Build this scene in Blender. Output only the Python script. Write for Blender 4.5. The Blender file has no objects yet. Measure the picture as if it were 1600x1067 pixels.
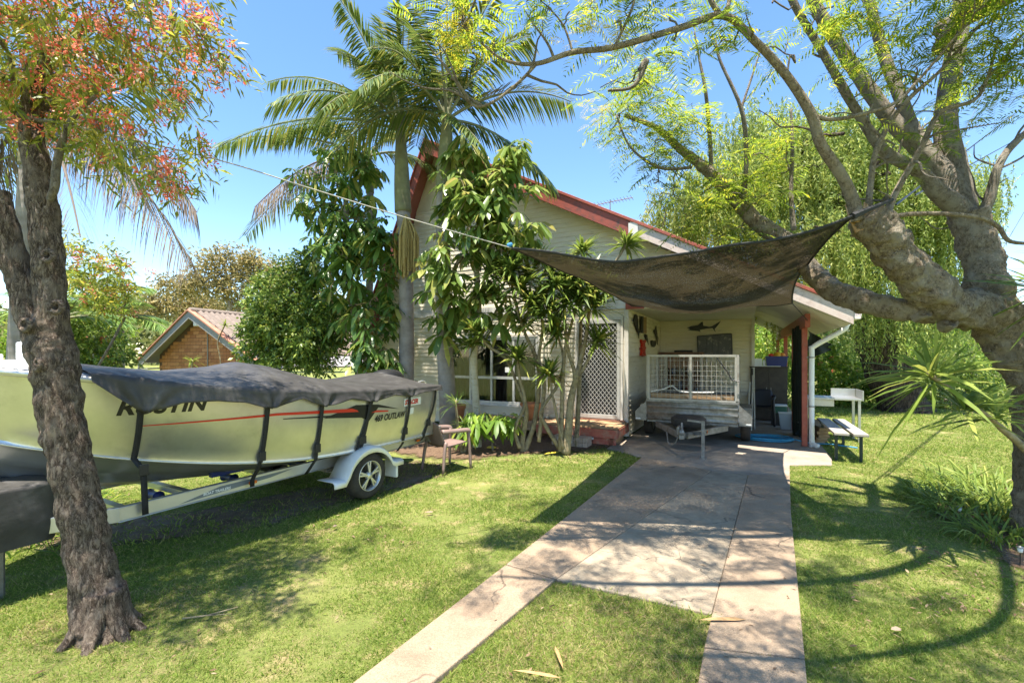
import bpy, bmesh, math, random
import numpy as np
from mathutils import Vector, Matrix, noise as mnoise
R=math.radians
random.seed(7); rng=np.random.default_rng(11)
scene=bpy.context.scene; COL=scene.collection
# ---------------------------------------------------------------- camera, sky, sun, exposure
FP=711.0; CH=1.7; HV=555.0
cam_d=bpy.data.cameras.new('camera'); cam=bpy.data.objects.new('camera',cam_d); COL.objects.link(cam)
cam_d.sensor_width=36; cam_d.lens=FP/1600*36; cam_d.shift_y=(HV-533.5)/1600
cam_d.clip_start=.05; cam_d.clip_end=4000
cam.location=(0,0,CH); cam.rotation_euler=(R(90),0,0); scene.camera=cam
SUN_EL=77.5; SUN_AZ=18.0
world=bpy.data.worlds.new('World'); scene.world=world; world.use_nodes=True
nt=world.node_tree; sky=nt.nodes.new('ShaderNodeTexSky'); sky.sky_type='NISHITA'; sky.sun_disc=False
sky.sun_elevation=R(SUN_EL); sky.sun_rotation=R(180+SUN_AZ); sky.air_density=1.0; sky.dust_density=0; sky.ozone_density=1.0; sky.altitude=0
hsv=nt.nodes.new('ShaderNodeHueSaturation'); hsv.inputs['Saturation'].default_value=1.15; nt.links.new(sky.outputs[0],hsv.inputs['Color']); nt.links.new(hsv.outputs[0],nt.nodes['Background'].inputs[0]); nt.nodes['Background'].inputs[1].default_value=.118
sun_d=bpy.data.lights.new('sun','SUN'); sun=bpy.data.objects.new('sun',sun_d); COL.objects.link(sun)
sun_d.energy=5.0; sun_d.angle=R(.5); sun_d.color=(1,.93,.82); sun.rotation_euler=(R(90-SUN_EL),0,R(-SUN_AZ)); sun.location=(0,-5,30)
vs=scene.view_settings; vs.view_transform='Standard'; vs.look='None'; vs.exposure=1.48; vs.gamma=1; vs.use_curve_mapping=False
cy=scene.cycles; cy.max_bounces=7; cy.diffuse_bounces=3; cy.glossy_bounces=3; cy.transmission_bounces=4; cy.transparent_max_bounces=10; cy.caustics_reflective=False; cy.caustics_refractive=False
# ---------------------------------------------------------------- helpers
def P(u,v,Y): return Vector(((u-800)/FP*Y,Y,CH-(v-HV)/FP*Y))
def G(u,v,z=0.0):
    Y=FP*(CH-z)/(v-HV); return Vector(((u-800)/FP*Y,Y,z))
def tag(o,label=None,cat=None,group=None,kind=None):
    if label: o['label']=label
    if cat: o['category']=cat
    if group: o['group']=group
    if kind: o['kind']=kind
    return o
def empty(name,loc=(0,0,0),rz=0,label=None,cat=None,group=None):
    o=bpy.data.objects.new(name,None); COL.objects.link(o); o.location=loc; o.rotation_euler=(0,0,rz); o.empty_display_size=.1
    return tag(o,label,cat,group)
def link(name,me,mat=None,parent=None,smooth=False):
    o=bpy.data.objects.new(name,me); COL.objects.link(o)
    if mat is not None and not me.materials: me.materials.append(mat)
    if parent is not None: o.parent=parent
    if smooth and len(me.polygons): me.polygons.foreach_set('use_smooth',[True]*len(me.polygons))
    return o
def copy_tree(o,parent=None):
    c=o.copy(); COL.objects.link(c)
    if parent is not None: c.parent=parent
    for ch in list(o.children): copy_tree(ch,c)
    return c
def rot2(x,y,a): return x*math.cos(a)-y*math.sin(a), x*math.sin(a)+y*math.cos(a)
def crom(pts,k=4):
    """Catmull-Rom through rows of numbers"""
    A=np.array(pts,float); n=len(A)
    if n<3: k2=k; return np.array([A[0]+(A[-1]-A[0])*i/k2 for i in range(k2+1)])
    out=[]
    for i in range(n-1):
        p0=A[max(i-1,0)];p1=A[i];p2=A[i+1];p3=A[min(i+2,n-1)]
        for j in range(k):
            t=j/k; out.append(.5*((2*p1)+(-p0+p2)*t+(2*p0-5*p1+4*p2-p3)*t*t+(-p0+3*p1-3*p2+p3)*t**3))
    out.append(A[-1]); return np.array(out)
class MB:
    def __init__(s): s.v=[]; s.f=[]
    def add(s,vs,fs):
        b=len(s.v); s.v+= [tuple(v) for v in vs]; s.f+=[tuple(i+b for i in f) for f in fs]; return s
    def box(s,x0,x1,y0,y1,z0,z1):
        return s.add([(x0,y0,z0),(x1,y0,z0),(x1,y1,z0),(x0,y1,z0),(x0,y0,z1),(x1,y0,z1),(x1,y1,z1),(x0,y1,z1)],
          [(0,3,2,1),(4,5,6,7),(0,1,5,4),(1,2,6,5),(2,3,7,6),(3,0,4,7)])
    def bar(s,a,b,w,h,up=(0,0,1)):
        a=Vector(a);b=Vector(b);d=(b-a).normalized();u=Vector(up)
        sd=d.cross(u)
        if sd.length<1e-4: sd=d.cross(Vector((1,0,0)))
        sd.normalize(); u=sd.cross(d).normalized(); vs=[]
        for p in (a,b):
            for i,j in ((-1,-1),(1,-1),(1,1),(-1,1)): vs.append(p+sd*(w/2*i)+u*(h/2*j))
        return s.add(vs,[(0,1,2,3),(7,6,5,4),(0,4,5,1),(1,5,6,2),(2,6,7,3),(3,7,4,0)])
    def prism(s,poly,z0,z1):
        n=len(poly); vs=[(p[0],p[1],z0) for p in poly]+[(p[0],p[1],z1) for p in poly]
        return s.add(vs,[tuple(reversed(range(n))),tuple(range(n,2*n))]+[(i,(i+1)%n,n+(i+1)%n,n+i) for i in range(n)])
    def prism_xz(s,poly,y0,y1):
        n=len(poly); vs=[(p[0],y0,p[1]) for p in poly]+[(p[0],y1,p[1]) for p in poly]
        return s.add(vs,[tuple(range(n)),tuple(reversed(range(n,2*n)))]+[((i+1)%n,i,n+i,n+(i+1)%n) for i in range(n)])
    def tube(s,pts,rad,n=8,caps=True,wob=0,wf=3.0,flat=1.0):
        pts=[Vector(p[:3]) for p in pts]; m=len(pts)
        if not hasattr(rad,'__len__'): rad=[rad]*m
        vs=[];up=None
        for i,p in enumerate(pts):
            d=(pts[min(i+1,m-1)]-pts[max(i-1,0)])
            if d.length<1e-9: d=Vector((0,0,1))
            d.normalize()
            if up is None:
                up=d.orthogonal().normalized()
            else:
                up=(up-d*up.dot(d))
                up=up.normalized() if up.length>1e-6 else d.orthogonal().normalized()
            sd=d.cross(up)
            for k in range(n):
                a=2*math.pi*k/n; q=(up*math.cos(a)+sd*math.sin(a)*flat)
                r=rad[i]
                if wob:
                    w=p+q*r
                    r*=1+wob*(mnoise.noise(w*wf)+.5*mnoise.noise(w*wf*2.7)+(.55*(.25-abs(mnoise.noise(w*wf*6.5))) if n>16 else 0))
                vs.append(p+q*r)
        fs=[(i*n+k,i*n+(k+1)%n,(i+1)*n+(k+1)%n,(i+1)*n+k) for i in range(m-1) for k in range(n)]
        if caps: fs+= [tuple(reversed(range(n))),tuple((m-1)*n+k for k in range(n))]
        return s.add(vs,fs)
    def lathe(s,prof,n=20,c=(0,0,0),axis='z'):
        vs=[];m=len(prof)
        for r,z in prof:
            for k in range(n):
                a=2*math.pi*k/n
                if axis=='z': vs.append((c[0]+r*math.cos(a),c[1]+r*math.sin(a),c[2]+z))
                else: vs.append((c[0]+r*math.cos(a),c[1]+z,c[2]+r*math.sin(a)))
        fs=[(i*n+k,i*n+(k+1)%n,(i+1)*n+(k+1)%n,(i+1)*n+k) for i in range(m-1) for k in range(n)]
        if axis!='z': fs=[tuple(reversed(f)) for f in fs]
        return s.add(vs,fs)
    def grid(s,fn,nu,nv,flip=False):
        vs=[fn(i/nu,j/nv) for i in range(nu+1) for j in range(nv+1)]
        fs=[(i*(nv+1)+j,(i+1)*(nv+1)+j,(i+1)*(nv+1)+j+1,i*(nv+1)+j+1) for i in range(nu) for j in range(nv)]
        if flip: fs=[tuple(reversed(f)) for f in fs]
        return s.add(vs,fs)
    def mesh(s,name):
        me=bpy.data.meshes.new(name); me.from_pydata(s.v,[],s.f); me.update(); return me
    def build(s,name,mat,parent=None,smooth=False,bevel=0,solid=0,label=None,auto=False):
        me=s.mesh(name); o=link(name,me,mat,parent,smooth)
        if solid:
            m=o.modifiers.new('s','SOLIDIFY'); m.thickness=solid; m.offset=0
        if bevel:
            m=o.modifiers.new('b','BEVEL'); m.width=bevel; m.segments=2; m.limit_method='ANGLE'; m.angle_limit=R(40)
        if auto: me.set_sharp_from_angle(angle=R(40))
        if label: o['label']=label
        return o
def nrm(a): return a/np.maximum(np.linalg.norm(a,axis=-1,keepdims=True),1e-9)
class LF:
    """many leaf blades in one mesh (all triangles)"""
    def __init__(s): s.V=[]; s.T=[]; s.n=0
    def add(s,base,d,L,W,side=None,droop=0.0,seg=1,fat=.45,fold=0.0):
        base=np.asarray(base,float); N=len(base)
        if N==0: return s
        d=nrm(np.asarray(d,float)); L=np.broadcast_to(np.asarray(L,float),(N,))[:,None]; W=np.broadcast_to(np.asarray(W,float),(N,))[:,None]
        if side is None: side=np.cross(d,rng.normal(size=(N,3)))
        side=nrm(np.asarray(side,float)); nr=np.cross(side,d)
        dr=np.broadcast_to(np.asarray(droop,float),(N,))[:,None]
        def at(t,w):
            p=base+d*L*t+side*(W*w)+nr*(abs(w)*fold*W)
            p=p.copy(); p[:,2:3]-=dr*L*t*t
            return p
        if seg==1:
            v=np.stack([at(0,0),at(fat,-.5),at(fat,.5),at(1,0)],1); t=np.array([[0,1,2],[1,3,2]])
        elif seg==2:
            v=np.stack([at(0,0),at(.3,-.5),at(.3,.5),at(.68,-.4),at(.68,.4),at(1,0)],1); t=np.array([[0,1,2],[1,3,4],[1,4,2],[3,5,4]])
        elif seg==3: # obovate, with a midrib fold
            v=np.stack([at(0,0),at(.28,-.36),at(.28,0)-nr*W*.08,at(.28,.36),at(.78,-.48),at(.78,0)-nr*W*.12,at(.78,.48),at(1,0)],1)
            t=np.array([[0,1,2],[0,2,3],[1,4,5],[1,5,2],[2,5,6],[2,6,3],[4,7,5],[5,7,6]])
        elif seg==0:
            v=np.stack([at(0,-.5),at(0,.5),at(1,0)],1); t=np.array([[0,1,2]])
        k=v.shape[1]
        s.V.append(v.reshape(-1,3)); s.T.append((t[None]+(np.arange(N)*k)[:,None,None]+s.n).reshape(-1,3)); s.n+=N*k
        return s
    def build(s,name,mat,parent=None,smooth=False):
        V=np.concatenate(s.V); T=np.concatenate(s.T); me=bpy.data.meshes.new(name)
        me.vertices.add(len(V)); me.vertices.foreach_set('co',V.astype(np.float32).ravel())
        me.loops.add(T.size); me.loops.foreach_set('vertex_index',T.astype(np.int32).ravel())
        me.polygons.add(len(T)); me.polygons.foreach_set('loop_start',np.arange(0,T.size,3,dtype=np.int32))
        me.update(calc_edges=True)
        return link(name,me,mat,parent,smooth)
# ---------------------------------------------------------------- materials
def _n(t,k,**kw):
    n=t.nodes.new(k)
    for a,b in kw.items(): setattr(n,a,b)
    return n
def rgba(c): return (c[0],c[1],c[2],1)
def mat(name,c1,c2=None,scale=6,rough=.6,metal=0,bump=0,bscale=40,stretch=(1,1,1),c3=None,s3=1.5,thr3=(.5,.62),spec=.5,coat=0,contrast=(.35,.65),bstretch=None,detail=6,alpha=1,crack=0):
    m=bpy.data.materials.new(name); m.use_nodes=True; t=m.node_tree; b=t.nodes['Principled BSDF']; L=t.links.new
    b.inputs['Roughness'].default_value=rough; b.inputs['Metallic'].default_value=metal; b.inputs['Specular IOR Level'].default_value=spec
    b.inputs['Coat Weight'].default_value=coat
    b.inputs['Base Color'].default_value=rgba(c1)
    tc=_n(t,'ShaderNodeTexCoord'); mp=_n(t,'ShaderNodeMapping'); mp.inputs['Scale'].default_value=stretch; L(tc.outputs['Object'],mp.inputs[0])
    last=None
    if c2 is not None:
        no=_n(t,'ShaderNodeTexNoise'); no.inputs['Scale'].default_value=scale; no.inputs['Detail'].default_value=detail; no.inputs['Roughness'].default_value=.65; L(mp.outputs[0],no.inputs['Vector'])
        cr=_n(t,'ShaderNodeValToRGB'); cr.color_ramp.elements[0].position=contrast[0]; cr.color_ramp.elements[1].position=contrast[1]
        cr.color_ramp.elements[0].color=rgba(c1); cr.color_ramp.elements[1].color=rgba(c2); L(no.outputs['Fac'],cr.inputs[0]); last=cr.outputs[0]
    if c3 is not None:
        no=_n(t,'ShaderNodeTexNoise'); no.inputs['Scale'].default_value=s3; no.inputs['Detail'].default_value=8; no.inputs['Roughness'].default_value=.7; L(mp.outputs[0],no.inputs['Vector'])
        mr=_n(t,'ShaderNodeMapRange'); mr.inputs[1].default_value=thr3[0]; mr.inputs[2].default_value=thr3[1]; L(no.outputs['Fac'],mr.inputs[0])
        mx=_n(t,'ShaderNodeMix',data_type='RGBA'); L(mr.outputs[0],mx.inputs[0]); mx.inputs[7].default_value=rgba(c3)
        if last: L(last,mx.inputs[6])
        else: mx.inputs[6].default_value=rgba(c1)
        last=mx.outputs[2]
    if crack:
        nz=_n(t,'ShaderNodeTexNoise'); nz.inputs['Scale'].default_value=2.5; nz.inputs['Detail'].default_value=6; L(tc.outputs['Object'],nz.inputs['Vector'])
        wm=_n(t,'ShaderNodeMix',data_type='RGBA'); wm.inputs[0].default_value=.28; L(tc.outputs['Object'],wm.inputs[6]); L(nz.outputs['Color'],wm.inputs[7])
        vo=_n(t,'ShaderNodeTexVoronoi',feature='DISTANCE_TO_EDGE'); vo.inputs['Scale'].default_value=crack; L(wm.outputs[2],vo.inputs['Vector'])
        vr=_n(t,'ShaderNodeMapRange'); vr.inputs[1].default_value=.001; vr.inputs[2].default_value=.007; vr.inputs[3].default_value=.75; vr.inputs[4].default_value=0; L(vo.outputs['Distance'],vr.inputs[0])
        n3=_n(t,'ShaderNodeTexNoise'); n3.inputs['Scale'].default_value=1.1; L(tc.outputs['Object'],n3.inputs['Vector'])
        r3=_n(t,'ShaderNodeMapRange'); r3.inputs[1].default_value=.47; r3.inputs[2].default_value=.56; L(n3.outputs['Fac'],r3.inputs[0])
        mu=_n(t,'ShaderNodeMath',operation='MULTIPLY'); L(vr.outputs[0],mu.inputs[0]); L(r3.outputs[0],mu.inputs[1])
        mx=_n(t,'ShaderNodeMix',data_type='RGBA'); L(mu.outputs[0],mx.inputs[0]); L(last,mx.inputs[6]); mx.inputs[7].default_value=(.05,.04,.03,1); last=mx.outputs[2]
    if last: L(last,b.inputs['Base Color'])
    if bump:
        mp2=mp
        if bstretch: mp2=_n(t,'ShaderNodeMapping'); mp2.inputs['Scale'].default_value=bstretch; L(tc.outputs['Object'],mp2.inputs[0])
        no=_n(t,'ShaderNodeTexNoise'); no.inputs['Scale'].default_value=bscale; no.inputs['Detail'].default_value=8; L(mp2.outputs[0],no.inputs['Vector'])
        bp=_n(t,'ShaderNodeBump'); bp.inputs['Strength'].default_value=bump; bp.inputs['Distance'].default_value=.02; L(no.outputs['Fac'],bp.inputs['Height']); L(bp.outputs[0],b.inputs['Normal'])
    if alpha<1: b.inputs['Alpha'].default_value=alpha
    return m
def leafmat(name,c1,c2,c3=None,trans=.35,rough=.45,spec=.4):
    m=bpy.data.materials.new(name); m.use_nodes=True; t=m.node_tree; b=t.nodes['Principled BSDF']; L=t.links.new; out=t.nodes['Material Output']
    g=_n(t,'ShaderNodeNewGeometry'); cr=_n(t,'ShaderNodeValToRGB'); e=cr.color_ramp.elements
    e[0].color=rgba(c1); e[1].color=rgba(c2); e[0].position=.1; e[1].position=.8
    if c3 is not None:
        x=e.new(.97); x.color=rgba(c3)
    L(g.outputs['Random Per Island'],cr.inputs[0]); L(cr.outputs[0],b.inputs['Base Color']); b.inputs['Roughness'].default_value=rough; b.inputs['Specular IOR Level'].default_value=spec
    tr=_n(t,'ShaderNodeBsdfTranslucent'); hs=_n(t,'ShaderNodeHueSaturation'); hs.inputs['Value'].default_value=1.5; hs.inputs['Hue'].default_value=.485; L(cr.outputs[0],hs.inputs['Color']); L(hs.outputs[0],tr.inputs[0])
    mx=_n(t,'ShaderNodeMixShader'); mx.inputs[0].default_value=trans; L(b.outputs[0],mx.inputs[1]); L(tr.outputs[0],mx.inputs[2]); L(mx.outputs[0],out.inputs[0])
    return m
def barkmat(name,c1,c2,c3,zs=.25,scale=22,bump=1.0,dist=.03,patch=2.0,pthr=(.45,.62),vw=1.0):
    m=bpy.data.materials.new(name); m.use_nodes=True; t=m.node_tree; b=t.nodes['Principled BSDF']; L=t.links.new
    b.inputs['Roughness'].default_value=.9; b.inputs['Specular IOR Level'].default_value=.2
    tc=_n(t,'ShaderNodeTexCoord'); mp=_n(t,'ShaderNodeMapping'); mp.inputs['Scale'].default_value=(1,1,zs); L(tc.outputs['Object'],mp.inputs[0])
    no=_n(t,'ShaderNodeTexNoise'); no.inputs['Scale'].default_value=scale; no.inputs['Detail'].default_value=10; no.inputs['Roughness'].default_value=.72; no.inputs['Distortion'].default_value=.6; L(mp.outputs[0],no.inputs['Vector'])
    vo=_n(t,'ShaderNodeTexVoronoi',feature='DISTANCE_TO_EDGE'); vo.inputs['Scale'].default_value=scale*1.1
    wn=_n(t,'ShaderNodeMix',data_type='RGBA'); wn.inputs[0].default_value=.12; L(mp.outputs[0],wn.inputs[6]); L(no.outputs['Color'],wn.inputs[7]); L(wn.outputs[2],vo.inputs['Vector'])
    vr=_n(t,'ShaderNodeMapRange'); vr.inputs[2].default_value=.25; L(vo.outputs['Distance'],vr.inputs[0])
    mul=_n(t,'ShaderNodeMath',operation='MULTIPLY'); L(vr.outputs[0],mul.inputs[0]); L(no.outputs['Fac'],mul.inputs[1])
    add=_n(t,'ShaderNodeMath',operation='ADD'); vm=_n(t,'ShaderNodeMath',operation='MULTIPLY_ADD'); vm.inputs[1].default_value=vw; L(mul.outputs[0],vm.inputs[0]); sc_=_n(t,'ShaderNodeMath',operation='MULTIPLY'); sc_.inputs[1].default_value=1-vw; L(no.outputs['Fac'],sc_.inputs[0]); L(sc_.outputs[0],vm.inputs[2]); L(vm.outputs[0],add.inputs[0]); L(no.outputs['Fac'],add.inputs[1])
    cr=_n(t,'ShaderNodeValToRGB'); cr.color_ramp.elements[0].position=.5; cr.color_ramp.elements[1].position=.95; cr.color_ramp.elements[0].color=rgba(c1); cr.color_ramp.elements[1].color=rgba(c2); L(add.outputs[0],cr.inputs[0])
    pn=_n(t,'ShaderNodeTexNoise'); pn.inputs['Scale'].default_value=patch*3; pn.inputs['Detail'].default_value=8; L(tc.outputs['Object'],pn.inputs['Vector'])
    pr=_n(t,'ShaderNodeMapRange'); pr.inputs[1].default_value=pthr[0]; pr.inputs[2].default_value=pthr[1]; pr.inputs[4].default_value=.75; L(pn.outputs['Fac'],pr.inputs[0])
    mx=_n(t,'ShaderNodeMix',data_type='RGBA'); L(pr.outputs[0],mx.inputs[0]); L(cr.outputs[0],mx.inputs[6]); mx.inputs[7].default_value=rgba(c3); L(mx.outputs[2],b.inputs['Base Color'])
    bp=_n(t,'ShaderNodeBump'); bp.inputs['Strength'].default_value=bump; bp.inputs['Distance'].default_value=dist; L(add.outputs[0],bp.inputs['Height']); L(bp.outputs[0],b.inputs['Normal'])
    return m
M={}
M['siding']=mat('siding_paint',(.78,.69,.52),(.82,.75,.60),3,.55,c3=(.40,.34,.26),s3=2.2,thr3=(.56,.78),stretch=(1,1,6),bump=.15,bscale=30)
M['panel']=mat('cream_panel',(.66,.58,.42),(.72,.64,.48),2,.7)
M['trim']=mat('white_trim',(.74,.71,.66),(.62,.58,.52),7,.5,c3=(.36,.28,.21),s3=4,thr3=(.58,.75))
M['ceil']=mat('ceiling_sheet',(.72,.70,.62),(.66,.63,.55),2,.6)
M['redpaint']=mat('red_paint',(.30,.055,.035),(.38,.10,.06),9,.5,c3=(.20,.09,.06),s3=5,thr3=(.55,.75),bump=.2)
M['redbarge']=mat('weathered_red_barge',(.34,.075,.045),(.27,.06,.04),4,.5,c3=(.10,.055,.045),s3=3,thr3=(.5,.7),stretch=(3,1,3),bump=.25)
M['palebarge']=mat('pale_barge',(.60,.47,.41),(.68,.57,.50),5,.6,c3=(.36,.27,.22),s3=4,thr3=(.55,.75),stretch=(2,2,2))
M['roofmetal']=mat('roof_sheet',(.30,.10,.075),(.25,.08,.06),3,.5)
M['alum']=mat('aluminium_frame',(.62,.61,.58),(.52,.51,.48),10,.4,metal=.3)
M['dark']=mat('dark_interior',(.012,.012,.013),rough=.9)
M['curtain']=mat('grey_curtain',(.30,.28,.25),(.20,.19,.17),4,.9,stretch=(14,1,.2))
gm=bpy.data.materials.new('window_glass'); gm.use_nodes=True
_b=gm.node_tree.nodes['Principled BSDF']; _b.inputs['Base Color'].default_value=(.9,.95,.93,1); _b.inputs['Roughness'].default_value=.02; _b.inputs['Transmission Weight'].default_value=1; _b.inputs['IOR'].default_value=1.45; M['glass']=gm
M['timber']=mat('deck_timber',(.42,.26,.13),(.30,.18,.09),8,.7,stretch=(1,8,8),bump=.3,c3=(.50,.36,.22),s3=3)
M['redtimber']=mat('red_deck_edge',(.40,.09,.06),(.48,.16,.10),8,.6,c3=(.36,.22,.15),s3=4,bump=.2)
M['brick']=mat('paver_brick',(.40,.30,.23),(.46,.37,.30),12,.9,bump=.4)
M['terra']=mat('terracotta',(.48,.17,.06),(.55,.23,.10),6,.75,bump=.1)
M['conc_a']=mat('aggregate_concrete',(.28,.20,.13),(.41,.31,.215),130,.9,c3=(.18,.125,.08),s3=2.2,thr3=(.46,.8),bump=.6,bscale=140,detail=3,contrast=(.34,.66),crack=.9)
M['conc_b']=mat('grey_concrete',(.27,.215,.15),(.36,.295,.21),7,.88,c3=(.17,.125,.085),s3=2.5,thr3=(.5,.75),bump=.35,bscale=90,crack=1.6)
M['conc_c']=mat('carport_concrete',(.27,.22,.165),(.34,.285,.22),4,.85,c3=(.16,.13,.11),s3=1.5,thr3=(.5,.75),bump=.2,bscale=60)
M['soil']=mat('garden_soil',(.10,.060,.035),(.17,.105,.062),18,.95,c3=(.26,.17,.10),s3=30,thr3=(.56,.7),bump=1.0,bscale=50)
M['dirt']=mat('worn_dirt',(.13,.085,.055),(.22,.15,.10),9,.95,c3=(.20,.17,.14),s3=2.2,thr3=(.52,.66),bump=.9,bscale=60)
M['black']=mat('black_plastic',(.015,.015,.016),rough=.45)
M['rubber']=mat('tyre_rubber',(.020,.019,.018),(.05,.042,.034),10,.85,bump=.3,bscale=30)
M['steel']=mat('galvanised_steel',(.21,.205,.19),(.31,.30,.28),14,.5,metal=.6,c3=(.13,.10,.07),s3=5,thr3=(.50,.72))
M['white']=mat('white_plastic',(.80,.80,.78),(.72,.72,.69),4,.35)
# ---------------------------------------------------------------- ground, driveway, beds
def groundmat():
    m=bpy.data.materials.new('lawn_ground'); m.use_nodes=True; t=m.node_tree; b=t.nodes['Principled BSDF']; L=t.links.new
    b.inputs['Roughness'].default_value=.95; b.inputs['Specular IOR Level'].default_value=.15
    tc=_n(t,'ShaderNodeTexCoord')
    def noi(s,d=6):
        n=_n(t,'ShaderNodeTexNoise'); n.inputs['Scale'].default_value=s; n.inputs['Detail'].default_value=d; n.inputs['Roughness'].default_value=.7; L(tc.outputs['Object'],n.inputs['Vector']); return n.outputs['Fac']
    cr=_n(t,'ShaderNodeValToRGB'); e=cr.color_ramp.elements; e[0].position=.3; e[0].color=(.10,.125,.03,1); e[1].position=.7; e[1].color=(.22,.27,.065,1); L(noi(45),cr.inputs[0])
    def over(last,fac,a,bb,c):
        mr=_n(t,'ShaderNodeMapRange'); mr.inputs[1].default_value=a; mr.inputs[2].default_value=bb; L(fac,mr.inputs[0])
        mx=_n(t,'ShaderNodeMix',data_type='RGBA'); L(mr.outputs[0],mx.inputs[0]); L(last,mx.inputs[6]); mx.inputs[7].default_value=rgba(c); return mx.outputs[2]
    c=over(cr.outputs[0],noi(1.1),.45,.75,(.28,.29,.09)); c=over(c,noi(3.3,9),.52,.68,(.40,.31,.16)); c=over(c,noi(14,9),.60,.74,(.28,.20,.12))
    L(c,b.inputs['Base Color'])
    bp=_n(t,'ShaderNodeBump'); bp.inputs['Strength'].default_value=.9; bp.inputs['Distance'].default_value=.03; L(noi(60,9),bp.inputs['Height']); L(bp.outputs[0],b.inputs['Normal'])
    return m
M['lawn']=groundmat()
def hgt(x,y):
    return .020*mnoise.noise(Vector((x*.35,y*.35,0)))+.007*mnoise.noise(Vector((x*1.5,y*1.5,3)))
mb=MB()
xs=sorted(set([round(v,2) for v in list(np.arange(-14,16.01,.4))]+[-900,-300,-120,-60,-30,-20,22,30,60,120,300,900]))
ys=sorted(set([round(v,2) for v in list(np.arange(-2,24.01,.4))]+[-200,-60,-20,-8,32,50,80,130,220,500,900]))
nx,ny=len(xs),len(ys)
mb.add([(x,y,(hgt(x,y)-.027 if -13<x<15 and -1<y<23 else -.05)) for x in xs for y in ys],[(i*ny+j,(i+1)*ny+j,(i+1)*ny+j+1,i*ny+j+1) for i in range(nx-1) for j in range(ny-1)])
ground=tag(mb.build('lawn',M['lawn'],smooth=True),kind='structure')
def g2(u,v): p=G(u,v); return (p.x,p.y)
def lerp2(a,b,t): return (a[0]+(b[0]-a[0])*t,a[1]+(b[1]-a[1])*t)
A0,A1=g2(545,1067),g2(1003,714); B0,B1=g2(712,1067),g2(1112,735); Bm=g2(868,905)
C0,C1=g2(1092,1067),g2(1169,742); Cm=g2(1112,960); D0,D1=g2(1264,1067),g2(1234,742)
def ext(a,b,t): return lerp2(a,b,t)   # t<0 extends towards the street
def slab(name,poly,m,z=.0,thick=.12,label=None):
    mb=MB(); mb.prism(poly,z-thick,z); o=mb.build(name,m,bevel=.008); tag(o,kind='structure')
    return o
def inset(poly,d):
    c=(sum(p[0] for p in poly)/len(poly),sum(p[1] for p in poly)/len(poly))
    out=[]
    for p in poly:
        l=math.hypot(p[0]-c[0],p[1]-c[1]); out.append((p[0]-(p[0]-c[0])/l*d,p[1]-(p[1]-c[1])/l*d))
    return out
drive=[]
sA=ext(A0,A1,-.55); sB=ext(B0,B1,-.5)
LA=g2(790,882); LB=g2(868,905)
JA=g2(963,745); JB=g2(1090,752)
drive.append(inset([sA,sB,LB,LA],.006)); drive.append(inset([LA,LB,B1,A1],.006))
pads=[inset([LB,Cm,C1,B1],.008)]
RA=g2(1100,1012); RB=g2(1258,1030)
sC=ext(C0,Cm,-2.2); sD=ext(D0,D1,-.45)
drive.append(inset([sC,sD,RB,RA],.006)); drive.append(inset([RA,RB,g2(1236,800),D1,C1,Cm],.006))
for i,p in enumerate(drive): slab('driveway_strip',p,M['conc_a'],.004+.001*i)
for p in pads: slab('driveway_pad',p,M['conc_b'],.002)
# house frame: origin at the front corner, x along the front wall, y into the house
TH=R(27); HC=Vector((180/FP*9.4,9.4,0)); HW=Vector((math.cos(TH),-math.sin(TH),0)); HD=Vector((math.sin(TH),math.cos(TH),0))
def H(x,y,z=0): return HC+HW*x+HD*y+Vector((0,0,z))
def h2(x,y): p=H(x,y); return (p.x,p.y)
slab('carport_slab',[A1,lerp2(A1,B1,.5),B1,C1,D1,g2(1234,726),g2(1300,726),h2(3.45,-.3),h2(3.45,9),h2(0,9),h2(0,.0),h2(-.1,-1.2)],M['conc_c'],.0)
def patchmat(src):
    """same surface with a ragged, noise-eaten border (attribute fade runs to 0 at the rim)"""
    m=src.copy(); m.name=src.name+'_patch'; t=m.node_tree; L=t.links.new; b=t.nodes['Principled BSDF']
    at=_n(t,'ShaderNodeAttribute'); at.attribute_name='fade'; tc=_n(t,'ShaderNodeTexCoord')
    no=_n(t,'ShaderNodeTexNoise'); no.inputs['Scale'].default_value=5; no.inputs['Detail'].default_value=9; no.inputs['Roughness'].default_value=.75; L(tc.outputs['Object'],no.inputs['Vector'])
    ad=_n(t,'ShaderNodeMath',operation='ADD'); L(at.outputs['Fac'],ad.inputs[0]); L(no.outputs['Fac'],ad.inputs[1])
    mr=_n(t,'ShaderNodeMapRange'); mr.inputs[1].default_value=.74; mr.inputs[2].default_value=.92; L(ad.outputs[0],mr.inputs[0]); L(mr.outputs[0],b.inputs['Alpha'])
    return m
PATCH={}
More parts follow.
